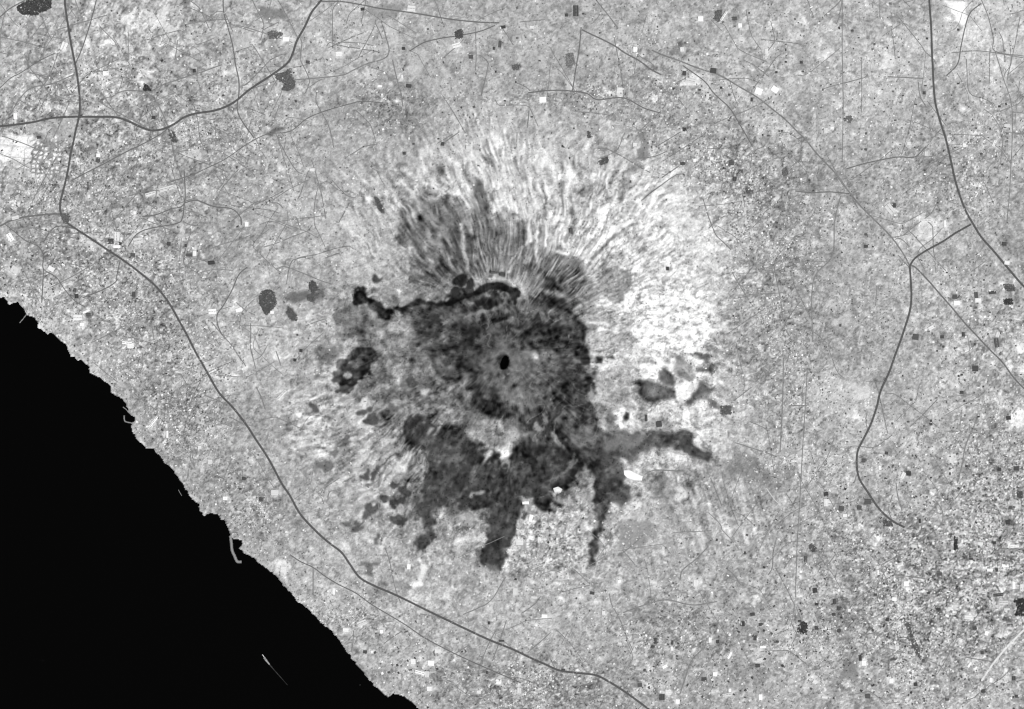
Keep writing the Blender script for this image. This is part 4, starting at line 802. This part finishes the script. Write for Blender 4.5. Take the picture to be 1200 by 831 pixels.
R_("highway", [(-20, 272), (0, 265), (12, 259), (32, 254), (60, 251), (71, 251)], 36, MAT_ASPH2, "grey highway reaching the coastal motorway from the western edge")
R_("railway", [(340, 650), (352, 658), (367, 665), (382, 676), (397, 685), (417, 695), (435, 708), (455, 720), (475, 732), (497, 747), (525, 762), (550, 774), (575, 785), (610, 800)], 22, MAT_BALLAST, "thin railway line parallel to the coastal motorway on its seaward side")
roads = [
 ([(113, 0), (108, 20), (102, 40), (95, 60), (88, 76)], "road forking north off the western motorway"),
 ([(-10, 110), (0, 103), (12, 92), (25, 85), (45, 72), (65, 62)], "diagonal road near the western edge below the oval wood"),
 ([(-10, 26), (0, 20), (12, 10), (30, 0)], "short road skirting the oval dark wood"),
 ([(84, 212), (100, 203), (120, 193), (150, 177), (165, 170), (187, 158), (200, 148)], "road rising from the western interchange to the bend of the motorway"),
 ([(200, 213), (225, 205), (245, 196), (265, 186), (285, 172), (300, 163), (315, 157), (340, 154), (360, 139), (382, 130), (410, 122), (425, 119), (450, 121)], "long road climbing to the northern town"),
 ([(932, 224), (950, 226), (972, 225), (995, 227)], "short straight road joining the diagonal highway from the west"),
 ([(992, 198), (1012, 192), (1040, 186), (1055, 184), (1072, 184), (1085, 172)], "curving road between the diagonal highway and the north-eastern motorway"),
 ([(1150, 4), (1137, 15), (1131, 32), (1126, 55), (1122, 75), (1109, 89)], "hooked road in the north-eastern corner"),
 ([(987, -5), (987, 62), (988, 120), (987, 190)], "straight north to south road at the top of the eastern plain"),
 ([(946, 431), (944, 470), (941, 516), (939, 553), (937, 591), (934, 640), (932, 700)], "straight north to south road in the middle of the eastern plain"),
 ([(5, 262), (15, 270), (30, 282), (45, 289), (51, 300), (51, 315), (66, 325), (75, 338), (87, 352), (100, 360)], "winding coastal town road in the west"),
 ([(51, 315), (50, 338), (49, 355)], "short street running down to the western shore"),
 ([(51, 284), (60, 270), (70, 265), (88, 268)], "looping slip road by the western interchange"),
 ([(141, 305), (137, 323), (136, 330), (122, 339), (97, 349)], "road dropping south-west from the coastal motorway"),
 ([(216, 200), (216, 238), (200, 245), (182, 252), (167, 254)], "road round the long white hall"),
 ([(216, 238), (214, 255), (207, 262), (175, 268), (160, 275), (150, 289)], "road south of the long white hall"),
 ([(216, 238), (230, 235), (250, 242), (272, 245), (282, 255), (283, 264)], "road winding east of the long white hall"),
 ([(290, 313), (280, 322), (272, 340), (262, 358), (255, 368), (255, 380), (260, 392)], "winding road on the lower western slope"),
 ([(335, 97), (345, 94), (397, 89), (415, 82), (430, 75), (450, 69), (456, 60), (452, 42), (447, 25)], "stepped road north of the northern town"),
 ([(480, 60), (497, 50), (517, 45), (537, 42), (562, 37), (580, 30)], "road passing the dark block near the northern edge"),
 ([(460, 70), (465, 92), (470, 110), (472, 125)], "road entering the northern town from above"),
 ([(681, 32), (679, 55), (675, 80), (671, 106)], "straight road dropping from the thin northern highway"),
 ([(619, 109), (650, 106), (685, 109), (700, 117), (730, 115), (755, 127), (775, 133)], "cross-country road north of the volcano"),
 ([(800, 77), (825, 95), (837, 110), (855, 127), (868, 148), (882, 172)], "road branching south from the diagonal highway"),
 ([(730, 718), (755, 709), (780, 703), (812, 709), (840, 705)], "east to west road in the southern plain"),
 ([(797, 680), (800, 668), (817, 654), (830, 640)], "short diagonal road in the southern plain"),
 ([(824, 760), (810, 775), (803, 795), (797, 813)], "road near the southern edge"),
 ([(900, 674), (905, 665), (906, 648), (910, 630)], "short dark road south of the eastern fields"),
 ([(1050, 566), (1052, 581), (1057, 598)], "dark short lane beside the southern end of the motorway"),
 ([(1145, 491), (1132, 521), (1127, 546), (1122, 566)], "lane through the fields of the south-east"),
 ([(755, 556), (767, 551), (795, 552), (802, 552)], "short track beside the white quarry"),
 ([(367, 665), (367, 698)], "short street between the railway and the shore"),
 ([(1001, 566), (1004, 556)], "stub road under the motorway bend"),
 ([(300, 453), (306, 465), (311, 480)], "short lane on the western slope"),
 ([(135, 110), (150, 106), (175, 107), (190, 100), (210, 93), (235, 85), (260, 76)], "road east of the western motorway in the fields"),
 ([(0, 155), (30, 108), (62, 98), (90, 86)], "faint road west of the motorway"),
 ([(1150, 0), (1158, 20), (1164, 45), (1166, 60), (1200, 66)], "faint road at the north-eastern edge"),
 ([(1166, 60), (1175, 90), (1186, 130), (1184, 208), (1180, 260)], "faint north to south road at the eastern edge"),
 ([(1115, 62), (1150, 60), (1200, 68)], "faint cross road at the eastern edge"),
 ([(985, 230), (978, 260), (975, 300), (953, 330), (952, 400)], "faint road through the speckled eastern towns"),
 ([(620, 130), (618, 150)], "short lane on the upper northern plain"),
 ([(1040, 90), (1082, 92)], "short lane beside the north-eastern motorway"),
 ([(172, 108), (182, 118), (190, 132), (197, 148)], "curved town road arching down to the winding motorway bend"),
 ([(201, 166), (205, 185), (212, 205), (216, 216)], "road from the slim dark wood down to the long white hall"),
 ([(120, 110), (128, 122), (140, 138)], "short road from the fields down to the winding motorway"),
 ([(918, 420), (917, 470), (914, 530)], "faint straight lane in the eastern towns"),
 ([(1076, 96), (1078, 112), (1085, 125)], "curved lane west of the north-eastern motorway"),
]
for k, (p, lb) in enumerate(roads):
    R_("road", p, 24 if k not in (1, 4, 8, 9, 10, 36, 37, 38) else 19, MAT_ASPH2 if k < 24 and k not in (8, 9, 18, 20) else MAT_LANE, lb, 2.5)
R_("track", [(1150, 798), (1162, 780), (1170, 770), (1178, 760), (1185, 753), (1190, 748), (1200, 738)], 40, MAT_DUST, "wide pale gravel track at the south-eastern edge")
MAT_ROAD_PALE = mat_plain("pale_track", tone(205), grain=0.1)
R_("track", [(898, 572), (905, 582), (910, 588), (916, 592)], 18, MAT_ROAD_PALE, "short pale gravel track on the eastern plain")

# the web of country lanes nobody could count
VV, FF, off = [], [], 0
lr = np.random.default_rng(99)
cnt = 0
while cnt < 520:
    p = np.array([lr.uniform(-5, 1205), lr.uniform(-5, 836)]) if cnt % 5 < 4 else np.array([lr.uniform(-5, 420), lr.uniform(-5, 420)])
    if np.hypot(p[0] - VX, p[1] - VY) < 235 or sample(SEA_M.astype(float), p[0], p[1]) > 0: continue
    base = lr.choice([22, 112, 65, 155]) if p[0] < 500 else lr.choice([0, 90, 38, 128])
    if p[1] > 560 and p[0] > 500: base = lr.choice([28, 118, 5, 60])
    a = math.radians(base + lr.normal(0, 9)); L = int(lr.uniform(6, 26)); pts = [p]; cur = 0
    for _ in range(L):
        cur = 0.5 * cur + lr.normal(0, 0.012) + (lr.normal(0, 0.3) if lr.random() < 0.07 else 0); a += cur; q = pts[-1] + 3 * np.array([math.cos(a), -math.sin(a)])
        if sample(SEA_SOFT, q[0], q[1]) > 0.35 or np.hypot(q[0] - VX, q[1] - VY) < 215 or not (-12 < q[0] < 1212 and -10 < q[1] < 841): break
        pts.append(q)
    if len(pts) < 5: continue
    V, F = ribbon(resample(pts, 2.5, False), lr.uniform(11, 21), 1.2 + 0.002 * cnt, 1.5)
    VV.append(V); FF.append(F + off); off += len(V); cnt += 1
new_obj("country_lanes", np_mesh("country_lanes", np.vstack(VV), np.vstack(FF), [MAT_LANE]), kind="stuff", label="web of narrow grey country lanes spread over the plain")

# ------------------------------------------------------------------ towns: small houses past counting
BOXF = np.array([[0, 1, 5, 4], [1, 2, 6, 5], [2, 3, 7, 6], [3, 0, 4, 7]])
def houses(n_want, seed, wmap, size, hgt, tones, name, label, spreadx=None):
    r = np.random.default_rng(seed)
    px = r.uniform(0, 1200, n_want * 5); py = r.uniform(0, 831, n_want * 5)
    ok = (r.random(len(px)) < sample(wmap, px, py)) & (sample(ROADM, px, py) < 0.01) & (sample(SEA_M.astype(float), px, py) < 0.01)
    px, py = px[ok][:n_want], py[ok][:n_want]; n_ = len(px)
    a = np.where(px < 560, math.radians(24), np.where(py > 560, math.radians(-28), 0.04)) + r.normal(0, 0.12, n_) + (r.random(n_) < 0.5) * math.pi / 2
    hw = r.uniform(size[0], size[1], n_) / 2; hd = hw * r.uniform(0.45, 0.95, n_); hh = r.uniform(hgt[0], hgt[1], n_)
    ca, sa = np.cos(a), np.sin(a); cx, cy = X(px), Y(py); z0 = gz(px, py) - 1.5
    V = np.zeros((n_, 10, 3), np.float32)
    for k, (sx, sy) in enumerate(((-1, -1), (1, -1), (1, 1), (-1, 1))):
        V[:, k, 0] = V[:, k + 4, 0] = cx + ca * hw * sx - sa * hd * sy
        V[:, k, 1] = V[:, k + 4, 1] = cy + sa * hw * sx + ca * hd * sy
        V[:, k, 2] = z0; V[:, k + 4, 2] = z0 + hh
    for k, sx in ((8, -0.85), (9, 0.85)):                # roof ridge
        V[:, k, 0] = cx + ca * hw * sx; V[:, k, 1] = cy + sa * hw * sx; V[:, k, 2] = z0 + hh + hd * 0.22
    q = np.array([[0, 1, 5, 4], [1, 2, 6, 5], [2, 3, 7, 6], [3, 0, 4, 7], [4, 5, 9, 8], [6, 7, 8, 9]]); t3 = np.array([[5, 6, 9], [7, 4, 8]])
    o = (np.arange(n_) * 10)[:, None, None]
    tt = tones(r, n_, px, py)
    return new_obj(name, np_mesh(name, V.reshape(-1, 3), [(q[None] + o).reshape(-1, 4), (t3[None] + o).reshape(-1, 3)], [MAT_ROOFS], np.repeat(tone(tt), 10)), kind="stuff", label=label)
MAT_ROOFS = mat_cover("roof_and_wall_mix", 0.08, 14.0, 0.9)
dens = (T > 128) * ~((PX < 76) & (PY > 152) & (PY < 212)) * (blur(T, 2.0) < 208) * (0.10 + 0.85 * URB) * (1 - smooth(120, 240, 330 - R)) * np.where(R < 205, 0, 1) * np.clip(0.6 + 0.5 * n14, 0.1, 1.4)
houses(30000, 5, np.clip(dens, 0, 1), (22, 46), (6, 13), lambda r, n_, px, py: np.clip(r.normal(176, 42, n_), 80, 255), "town_houses", "small pale and grey roofs of the towns strewn over the plain")
dens2 = np.clip(lobe([(1120, 700, 150, 130, .9), (1170, 560, 60, 100, .6), (850, 760, 120, 70, .5), (1150, 370, 60, 60, .5), (450, 770, 90, 40, .45), (870, 205, 75, 60, .25), (100, 150, 140, 120, .35), (60, 330, 90, 60, .35), (500, 120, 200, 80, .12), (650, 620, 60, 40, .5), (1000, 100, 200, 100, .2)], 0), 0, 1) * np.where(R < 190, 0, 1) * (T > 128)
houses(4600, 6, dens2, (30, 62), (5, 9), lambda r, n_, px, py: np.where(r.random(n_) < 0.55, r.uniform(195, 255, n_), r.uniform(66, 118, n_)), "greenhouses", "bright and dark glasshouse and shed roofs crowded over the southern and eastern farmland")

# ------------------------------------------------------------------ tree canopies in clumps
OCT = np.array([(1, 0, 0), (0, 1, 0), (-1, 0, 0), (0, -1, 0), (0, 0, 1.0), (0.7, 0.7, 0.45), (-0.7, 0.7, 0.5), (-0.7, -0.7, 0.42), (0.7, -0.7, 0.5)])
OCF = np.array([[0, 5, 4], [5, 1, 4], [1, 6, 4], [6, 2, 4], [2, 7, 4], [7, 3, 4], [3, 8, 4], [8, 0, 4]])
MAT_TREE = mat_cover("canopy", 0.3, 12.0, 1.0)
def canopies(px, py, rad, t, r, sink=0.3):
    n_ = len(px); a = r.uniform(0, 6.28, n_); sc = rad[:, None] * r.uniform(0.75, 1.2, (n_, 9))
    ox, oy, oz = OCT[:, 0][None] * sc, OCT[:, 1][None] * sc, OCT[:, 2][None] * sc * 0.75
    V = np.zeros((n_, 9, 3), np.float32)
    V[:, :, 0] = X(px)[:, None] + ox * np.cos(a)[:, None] - oy * np.sin(a)[:, None]
    V[:, :, 1] = Y(py)[:, None] + ox * np.sin(a)[:, None] + oy * np.cos(a)[:, None]
    V[:, :, 2] = gz(px, py)[:, None] + oz + 1.0 - 3 * (OCT[:, 2][None] == 0)
    F = (OCF[None] + (np.arange(n_) * 9)[:, None, None]).reshape(-1, 3)
    return V.reshape(-1, 3), F, np.repeat(tone(t), 9)
r = np.random.default_rng(12)
px = r.uniform(0, 1200, 60000); py = r.uniform(0, 831, 60000)
wt = 0.22 + 0.5 * (sample(T, px, py) < 120) + 0.35 * ((np.hypot(px - VX, py - VY) < 250)) * (sample(STREAK, px, py) < 0)
ok = (r.random(len(px)) < wt) & (sample(SEA_M.astype(float), px, py) < 0.01) & (np.hypot(px - 590, py - 426) > 40)
px, py = px[ok][:21000], py[ok][:21000]
tt = np.clip(sample(T, px, py) * r.uniform(0.72, 1.06, len(px)), 30, 250)
V, F, A = canopies(px, py, r.uniform(9, 19, len(px)), tt, r)
new_obj("tree_cover", np_mesh("tree_cover", V, F, [MAT_TREE], A), kind="stuff", label="scattered orchard and hedgerow tree canopies dotting plain and slopes")

def in_poly(P, x, y):
    ins = np.zeros(x.shape, bool); n_ = len(P)
    for a in range(n_):
        xa, ya = P[a]; xb, yb = P[(a + 1) % n_]
        if ya == yb: continue
        ins ^= ((ya > y) != (yb > y)) & (x < (xb - xa) * (y - ya) / (yb - ya) + xa)
    return ins
def wood(poly, t, label, seed, dens=0.55):
    rr = np.random.default_rng(seed); P = np.array(poly, float); (x0, y0), (x1, y1) = P.min(0), P.max(0)
    n_ = int((x1 - x0) * (y1 - y0) * 2.2 * dens * 2) + 10
    x = rr.uniform(x0, x1, n_); y = rr.uniform(y0, y1, n_)
    ok = in_poly(P, x + rr.normal(0, 0.5, n_), y + rr.normal(0, 0.5, n_)); x, y = x[ok], y[ok]
    V, F, A = canopies(x, y, rr.uniform(11, 19, len(x)), np.clip(rr.normal(t + (10 if t < 72 else 24), 10, len(x)), 20, 200), rr)
    new_obj("wood", np_mesh("wood", V, F, [MAT_TREE], A), kind="stuff", label=label, cat="wood")
WOODS = [
 ([(20, 8), (30, 1), (52, 0), (58, -4), (61, 2), (60, 9), (50, 14), (42, 18), (28, 17), (20, 12)], 70, "large oval dark wood in the north-western corner"),
 ([(168, 106), (170, 99), (174, 101), (178, 107)], 62, "small triangular dark wood north of the winding motorway"),
 ([(198, 152), (204, 155), (208, 166), (203, 167), (199, 160)], 78, "slim dark wood hanging under the bend of the winding motorway"),
 ([(322, 88), (336, 84), (341, 80), (342, 90), (346, 94), (346, 102), (338, 107), (330, 105), (334, 98), (324, 93)], 86, "ragged dark wood just south of the winding motorway near its northern climb"),
 ([(314, 38), (320, 36), (328, 38), (332, 40), (325, 46), (316, 45)], 92, "grey wood beside a white hall in the north"),
 ([(533, 38), (540, 34), (543, 38), (542, 44), (534, 46)], 74, "small square dark wood on the road near the northern edge"),
 ([(71, 252), (80, 250), (83, 258), (76, 262)], 92, "grey wood inside the western interchange"),
 ([(600, 78), (608, 74), (611, 78), (606, 83), (600, 82)], 96, "grey wood north of the volcano beside a field road"),
 ([(664, 62), (671, 62), (674, 74), (668, 80), (663, 76)], 112, "pale grey wood west of a straight northern road"),
 ([(836, 22), (840, 12), (846, 12), (846, 22), (842, 26)], 90, "slanting grey wood beside a white strip near the northern edge"),
 ([(304, 348), (308, 341), (316, 339), (322, 344), (324, 352), (322, 360), (316, 366), (312, 370), (308, 362), (304, 356)], 76, "round dark wood standing alone west of the volcano"),
 ([(362, 332), (366, 328), (371, 333), (373, 340), (366, 342), (362, 340)], 72, "dark square wood at the top of the western grey slope"),
 ([(360, 346), (370, 342), (373, 348), (366, 354), (360, 351)], 84, "dark wood just below the square one on the western slope"),
 ([(335, 366), (341, 361), (344, 366), (349, 372), (348, 376), (342, 375), (338, 369)], 82, "hook-shaped dark wood west of the volcano"),
 ([(844, 476), (856, 475), (857, 485), (845, 486)], 84, "square dark wood alone east of the volcano"),
 ([(700, 192), (706, 186), (712, 184), (713, 190), (706, 194)], 84, "forked dark wood on the upper northern slope"),
 ([(688, 154), (691, 154), (693, 162), (689, 162)], 80, "tiny upright dark wood on the northern plain"),
 ([(916, 200), (922, 195), (924, 204), (919, 208)], 96, "oval grey wood in the north-eastern plain"),
 ([(1176, 333), (1188, 334), (1190, 341), (1178, 340)], 84, "broad dark wood near the eastern edge below the motorway"),
 ([(1176, 351), (1186, 350), (1187, 357), (1177, 357)], 66, "dark rectangular wood by the eastern edge, under the broad one"),
 ([(936, 733), (940, 728), (946, 730), (946, 744), (940, 742), (934, 740)], 66, "notched dark wood in the southern plain"),
 ([(950, 637), (955, 641), (957, 647), (951, 647), (948, 640)], 78, "small dark wood in the south between two thin roads"),
 ([(1060, 728), (1066, 730), (1070, 744), (1077, 760), (1079, 772), (1072, 764), (1066, 748)], 82, "long thin dark wood in the south-east"),
 ([(1118, 628), (1122, 630), (1122, 645), (1118, 645)], 60, "upright dark wood strip in the south-east"),
 ([(1188, 704), (1200, 700), (1204, 722), (1190, 722), (1192, 712)], 56, "dark wood touching the south-eastern edge"),
 ([(439, 232), (443, 232), (450, 246), (449, 250), (443, 245)], 84, "narrow slanting dark wood on the north-western slope"),
 ([(1035, 609), (1045, 611), (1046, 617), (1036, 617)], 80, "dark wood beside the lower end of the southbound motorway"),
 ([(988, 140), (995, 135), (1000, 138), (995, 144)], 98, "grey wood west of the north-eastern motorway"),
]
for i, (p, t, l) in enumerate(WOODS): wood(p, t, l, 300 + i)

# ------------------------------------------------------------------ individual large buildings
MAT_R = {}
def roofmat(t):
    k = int(round(t / 12.0)) * 12
    if k not in MAT_R: MAT_R[k] = mat_plain("roofing_%d" % k, min(0.62, float(tone(min(k, 252)))), rough=0.7, grain=0.08, grain_m=25)
    return MAT_R[k]
LM = [("the black crater", 590, 425), ("the oval dark north-western wood", 40, 8), ("the western motorway crossing", 92, 138), ("the western interchange", 76, 256), ("the northern town", 460, 122), ("the eastern three-way junction", 1066, 312),
      ("the northern wood by the winding motorway", 338, 92), ("the crescent-shaped quarry", 490, 676), ("the small western harbour", 152, 492), ("the curved harbour mole", 276, 642), ("the long white western hall", 195, 221),
      ("the bend of the southbound motorway", 1005, 540), ("the south-western motorway bend", 422, 677), ("the square eastern wood", 850, 481), ("the notched southern wood", 941, 736), ("the upright south-eastern wood strip", 1120, 636),
      ("the pale gravel south-eastern track", 1170, 770), ("the oval north-eastern wood", 919, 200), ("the start of the diagonal highway", 764, 59), ("the hooked north-eastern road", 1135, 25), ("the broad eastern-edge wood", 1182, 337), ("the southern end of the coastal motorway", 740, 816),
      ("the white eastern quarry", 742, 557), ("the tip of the southern lava flow", 578, 672), ("the round western wood", 313, 353), ("the northern road wood", 538, 39), ("the southbound motorway's end", 1060, 618), ("the pronged white southern hall", 882, 712), ("the long thin south-eastern wood", 1069, 748), ("the wide jetty", 27, 374)]
DIRS = ["east of", "north-east of", "north of", "north-west of", "west of", "south-west of", "south of", "south-east of"]
def building_meshes(w_, h_, hgt, spans):
    """walls ring and a roof of gabled spans, in metres, centred on the origin"""
    a, b_ = w_ / 2, h_ / 2
    Vw = [(-a, -b_, -4), (a, -b_, -4), (a, b_, -4), (-a, b_, -4), (-a, -b_, hgt), (a, -b_, hgt), (a, b_, hgt), (-a, b_, hgt)]
    a2, b2 = a + 0.8, b_ + 0.8
    V, Q, T3 = [], [], []
    for i in range(spans):
        y0 = -b2 + 2 * b2 * i / spans; y1 = -b2 + 2 * b2 * (i + 1) / spans; ym = (y0 + y1) / 2; rh = hgt + min(4.0, (y1 - y0) * 0.16); k = len(V)
        V += [(-a2, y0, hgt + .05), (a2, y0, hgt + .05), (a2, ym, rh), (-a2, ym, rh), (a2, y1, hgt + .05), (-a2, y1, hgt + .05)]
        Q += [(k, k + 1, k + 2, k + 3), (k + 3, k + 2, k + 4, k + 5)]; T3 += [(k + 1, k + 4, k + 2), (k, k + 3, k + 5)]
    return np.array(Vw), BOXF, np.array(V), np.array(Q), np.array(T3)

def word_size(a): return "huge" if a > 90 else "large" if a > 45 else "mid-sized" if a > 24 else "small" if a > 14 else "tiny"
used, recs = {}, []
for (x, y, w_, h_, t, a) in blds:
    dmin, lname, lx, ly = min((math.hypot(x - q[1], y - q[2]), q[0], q[1], q[2]) for q in LM)
    dr = DIRS[int(round(math.degrees(math.atan2(-(y - ly), x - lx)) / 45.0)) % 8]
    far = "just" if dmin < 28 else "some way" if dmin < 80 else "well"
    lo, hi = min(w_, h_), max(w_, h_)
    shape = "square" if hi / lo < 1.25 else "oblong" if hi / lo < 2.2 else "long narrow"
    if shape != "square" and h_ > w_: shape += " upright"
    tn = "white-roofed" if t > 225 else "pale-roofed" if t > 150 else "dark-roofed"
    kind = "hall" if t > 150 else "shed"
    recs.append([word_size(w_ * h_), shape, tn, kind, far, dr, lname, dmin])
groups = {}
for i, q in enumerate(recs): groups.setdefault(tuple(q[:7]), []).append(i)
labels = [""] * len(recs)
for key, ids in groups.items():
    ids.sort(key=lambda i: recs[i][7])
    for k, i in enumerate(ids):
        s = "%s %s %s %s %s %s %s" % key
        if len(ids) > 1: s += (", nearer", ", farther")[k] if len(ids) == 2 else [", nearest", ", second nearest", ", third nearest", ", fourth nearest", ", fifth nearest"][min(k, 4)]
        labels[i] = s
for i, (x, y, w_, h_, t, a) in enumerate(blds):
    z = float(gz(x, y)); hgt = random.uniform(8, 13)
    name = "industrial_hall" if t > 150 else "storage_shed"
    ws, hs = w_ * M * (0.84 if t > 150 else 0.84), h_ * M * (0.84 if t > 150 else 0.84)
    e = new_obj(name, None, label=labels[i], cat="building", group="large pale halls on the plain" if t > 150 else "dark roofed sheds on the plain")
    e.location = (X(x), Y(y), z); e.rotation_euler = (0, 0, math.radians(a)); e.empty_display_size = 30
    if hs > ws: e.rotation_euler.z += math.pi / 2; ws, hs = hs, ws
    spans = max(1, min(6, int(hs / 32)))
    Vw, Fw, Vr, Qr, Tr = building_meshes(ws, hs, hgt, spans)
    new_obj("wall", np_mesh("wall", Vw, Fw, [MAT_WALL if t > 150 else roofmat(84)]), e)
    rf = new_obj("roof", np_mesh("roof", Vr, [Qr, Tr], [roofmat(t)]), e)
    if ws > 180:                                            # ridge ventilators on the largest roofs
        v = []
        for s in range(3):
            cx_ = -ws / 2 + ws * (s + 0.5) / 3; L, bw_ = ws / 8, 5.0
            for zz in (hgt - 1, hgt + 6): v += [(cx_ - L, -bw_, zz), (cx_ + L, -bw_, zz), (cx_ + L, bw_, zz), (cx_ - L, bw_, zz)]
        v = np.array(v); f = np.vstack([np.vstack([BOXF, [[4, 5, 6, 7]]]) + 8 * s for s in range(3)])
        new_obj("ridge_vent", np_mesh("ridge_vent", v, f, [roofmat(150)]), rf)

# ------------------------------------------------------------------ quarries: cut pits with pale floors
def pit(poly, t, label, name="quarry"):
    P = np.array(poly, float); c = P.mean(0); n_ = len(P); V = []
    z0 = gz(P[:, 0], P[:, 1]).max() + 4
    for s, dz in ((1.0, -6), (0.97, 2), (0.86, 0.2), (0.80, -1.5)):
        for q in P: p = c + (q - c) * s; V.append((X(p[0]), Y(p[1]), z0 + dz))
    F = [(k * n_ + i, k * n_ + (i + 1) % n_, (k + 1) * n_ + (i + 1) % n_, (k + 1) * n_ + i) for k in range(3) for i in range(n_)]
    V.append((X(c[0]), Y(c[1]), z0 - 1.6)); Tn = [(3 * n_ + i, 3 * n_ + (i + 1) % n_, 4 * n_) for i in range(n_)]
    new_obj(name, np_mesh(name, V, [np.array(F), np.array(Tn)], [roofmat(t)]), label=label, cat="quarry")
pit([(731, 551), (738, 551), (746, 555), (753, 558), (752, 563), (744, 563), (735, 560), (731, 556)], 252, "bright white oval quarry beside the dark eastern lava")
pit([(648, 572), (654, 570), (659, 573), (657, 577), (650, 577)], 226, "small pale quarry inside the southern lava edge")

# ------------------------------------------------------------------ harbour works
def mole(pts, top_w, label, name="breakwater", wid2=None):
    P = resample(pts, 0.9, len(pts) > 2); d = np.gradient(P, axis=0); d /= np.hypot(d[:, 0], d[:, 1])[:, None]; nx, ny = -d[:, 1], d[:, 0]
    rr = np.random.default_rng(3)
    def strip(offs, mat_, nm, par, jit=0.0):
        rows = []
        for s, zz in offs: 
            hw = s / M; rows.append(np.stack([X(P[:, 0] + nx * hw) + rr.normal(0, jit, len(P)), Y(P[:, 1] + ny * hw) + rr.normal(0, jit, len(P)), np.full(len(P), zz) + rr.normal(0, jit * 0.15, len(P))], -1))
        k_ = len(offs); V = np.stack(rows, 1).reshape(-1, 3); i = np.arange(len(P) - 1)[:, None] * k_
        F = np.vstack([np.hstack([i + k, i + k_ + k, i + k_ + 1 + k, i + 1 + k]) for k in range(k_ - 1)])
        new_obj(nm, np_mesh(nm, V, F, [mat_]), par)
    e = new_obj(name, None, label=label, cat="breakwater" if name == "breakwater" else "jetty"); e.location = (0, 0, 0)
    strip([(-top_w * 0.95, -3), (-top_w * 0.5, 3.5), (top_w * 0.5, 3.5), (top_w * 0.95, -3)], MAT_STONE, "rubble_mound", e, 2.5)
    strip([(-top_w * 0.28, 3.0), (-top_w * 0.28, 5.5), (top_w * 0.28, 5.5), (top_w * 0.28, 3.0)], MAT_WALL, "deck", e)
mole([(157, 497), (153, 495.5), (148, 494.5), (146, 493), (145.3, 487)], 20, "thin bent grey breakwater of the small western harbour")
mole([(270, 628), (271, 636), (272, 645), (275, 652), (278, 658), (283, 658.5)], 44, "curved grey breakwater hooking south from the headland")
mole([(31.5, 368), (28, 372.5), (23, 378.5)], 15, "short straight jetty slanting off the western shore", "jetty")
mole([(144, 477), (148, 480), (151, 484)], 14, "stub breakwater just north of the small western harbour")
mole([(209, 574), (213, 581)], 9, "low short breakwater barely showing off the middle shore")

# ------------------------------------------------------------------ boats
def boat(px, py, L, heading, label):
    a = math.radians(heading); w_ = L * 0.2
    e = new_obj("ferry_boat" if L > 50 else "small_boat", None, label=label, cat="boat"); e.location = (X(px), Y(py), 0); e.rotation_euler = (0, 0, a)
    st = [(-0.5, 0.8), (-0.25, 1), (0.15, 1), (0.36, 0.7), (0.5, 0.03)]; V = []
    for s, k in st:
        for y_, z_ in ((-w_ * .35 * k, -1.5), (w_ * .35 * k, -1.5), (w_ * .5 * k, 3.0), (-w_ * .5 * k, 3.0)): V.append((s * L, y_, z_))
    F = [(4 * i + j, 4 * i + (j + 1) % 4, 4 * i + 4 + (j + 1) % 4, 4 * i + 4 + j) for i in range(4) for j in range(4)] + [(0, 3, 2, 1), (16, 17, 18, 19)]
    new_obj("hull", np_mesh("hull", V, np.array(F), [MAT_SAIL]), e)
    x0, x1, y_ = -0.32 * L, 0.2 * L, w_ * 0.36
    V = [(x0, -y_, 2.9), (x1, -y_, 2.9), (x1, y_, 2.9), (x0, y_, 2.9), (x0 + 2, -y_ * .9, 8), (x1 - L * .1, -y_ * .7, 8), (x1 - L * .1, y_ * .7, 8), (x0 + 2, y_ * .9, 8)]
    new_obj("cabin", np_mesh("cabin", V, np.vstack([BOXF, [[4, 5, 6, 7]]]), [MAT_SAIL]), e)
    V = [(x0 + 6, -2, 7.9), (x0 + 12, -2, 7.9), (x0 + 12, 2, 7.9), (x0 + 6, 2, 7.9), (x0 + 7, -1.5, 12), (x0 + 12, -1.5, 12), (x0 + 12, 1.5, 12), (x0 + 7, 1.5, 12)]
    new_obj("funnel", np_mesh("funnel", V, np.vstack([BOXF, [[4, 5, 6, 7]]]), [MAT_HULLD]), e)
boat(308.5, 768.5, 80, 125, "white ferry heading north-west with a long foam wake, off the southern shore")
boat(50, 774, 16, 40, "lone tiny boat far out on the black sea")
boat(422, 802.5, 13, 100, "tiny boat just off the shore near the southern edge")
def wake(pts, w0, w1, material, label):
    P = resample(pts, 1.0); d = np.gradient(P, axis=0); d /= np.hypot(d[:, 0], d[:, 1])[:, None]; nx, ny = -d[:, 1], d[:, 0]
    rr = np.random.default_rng(8); t = np.linspace(0, 1, len(P)); hw = (w0 + (w1 - w0) * t) / 2 / M * rr.uniform(0.7, 1.2, len(P))
    V = np.stack([np.stack([X(P[:, 0] + nx * hw * s), Y(P[:, 1] + ny * hw * s), np.full(len(P), zz)], -1) for s, zz in ((-1, .02), (-.4, .6), (.4, .6), (1, .02))], 1).reshape(-1, 3)
    i = np.arange(len(P) - 1)[:, None] * 4; F = np.vstack([np.hstack([i + k, i + 4 + k, i + 5 + k, i + 1 + k]) for k in range(3)])
    new_obj("wake", np_mesh("wake", V, F, [material]), kind="stuff", label=label)
wake([(309.5, 770.5), (312, 774), (316, 779)], 46, 34, MAT_FOAM1, "bright foam right behind the ferry")
wake([(316, 779), (322, 786), (330, 795), (337, 803)], 26, 8, MAT_FOAM, "fading grey foam trail stretching south-east of the ferry")
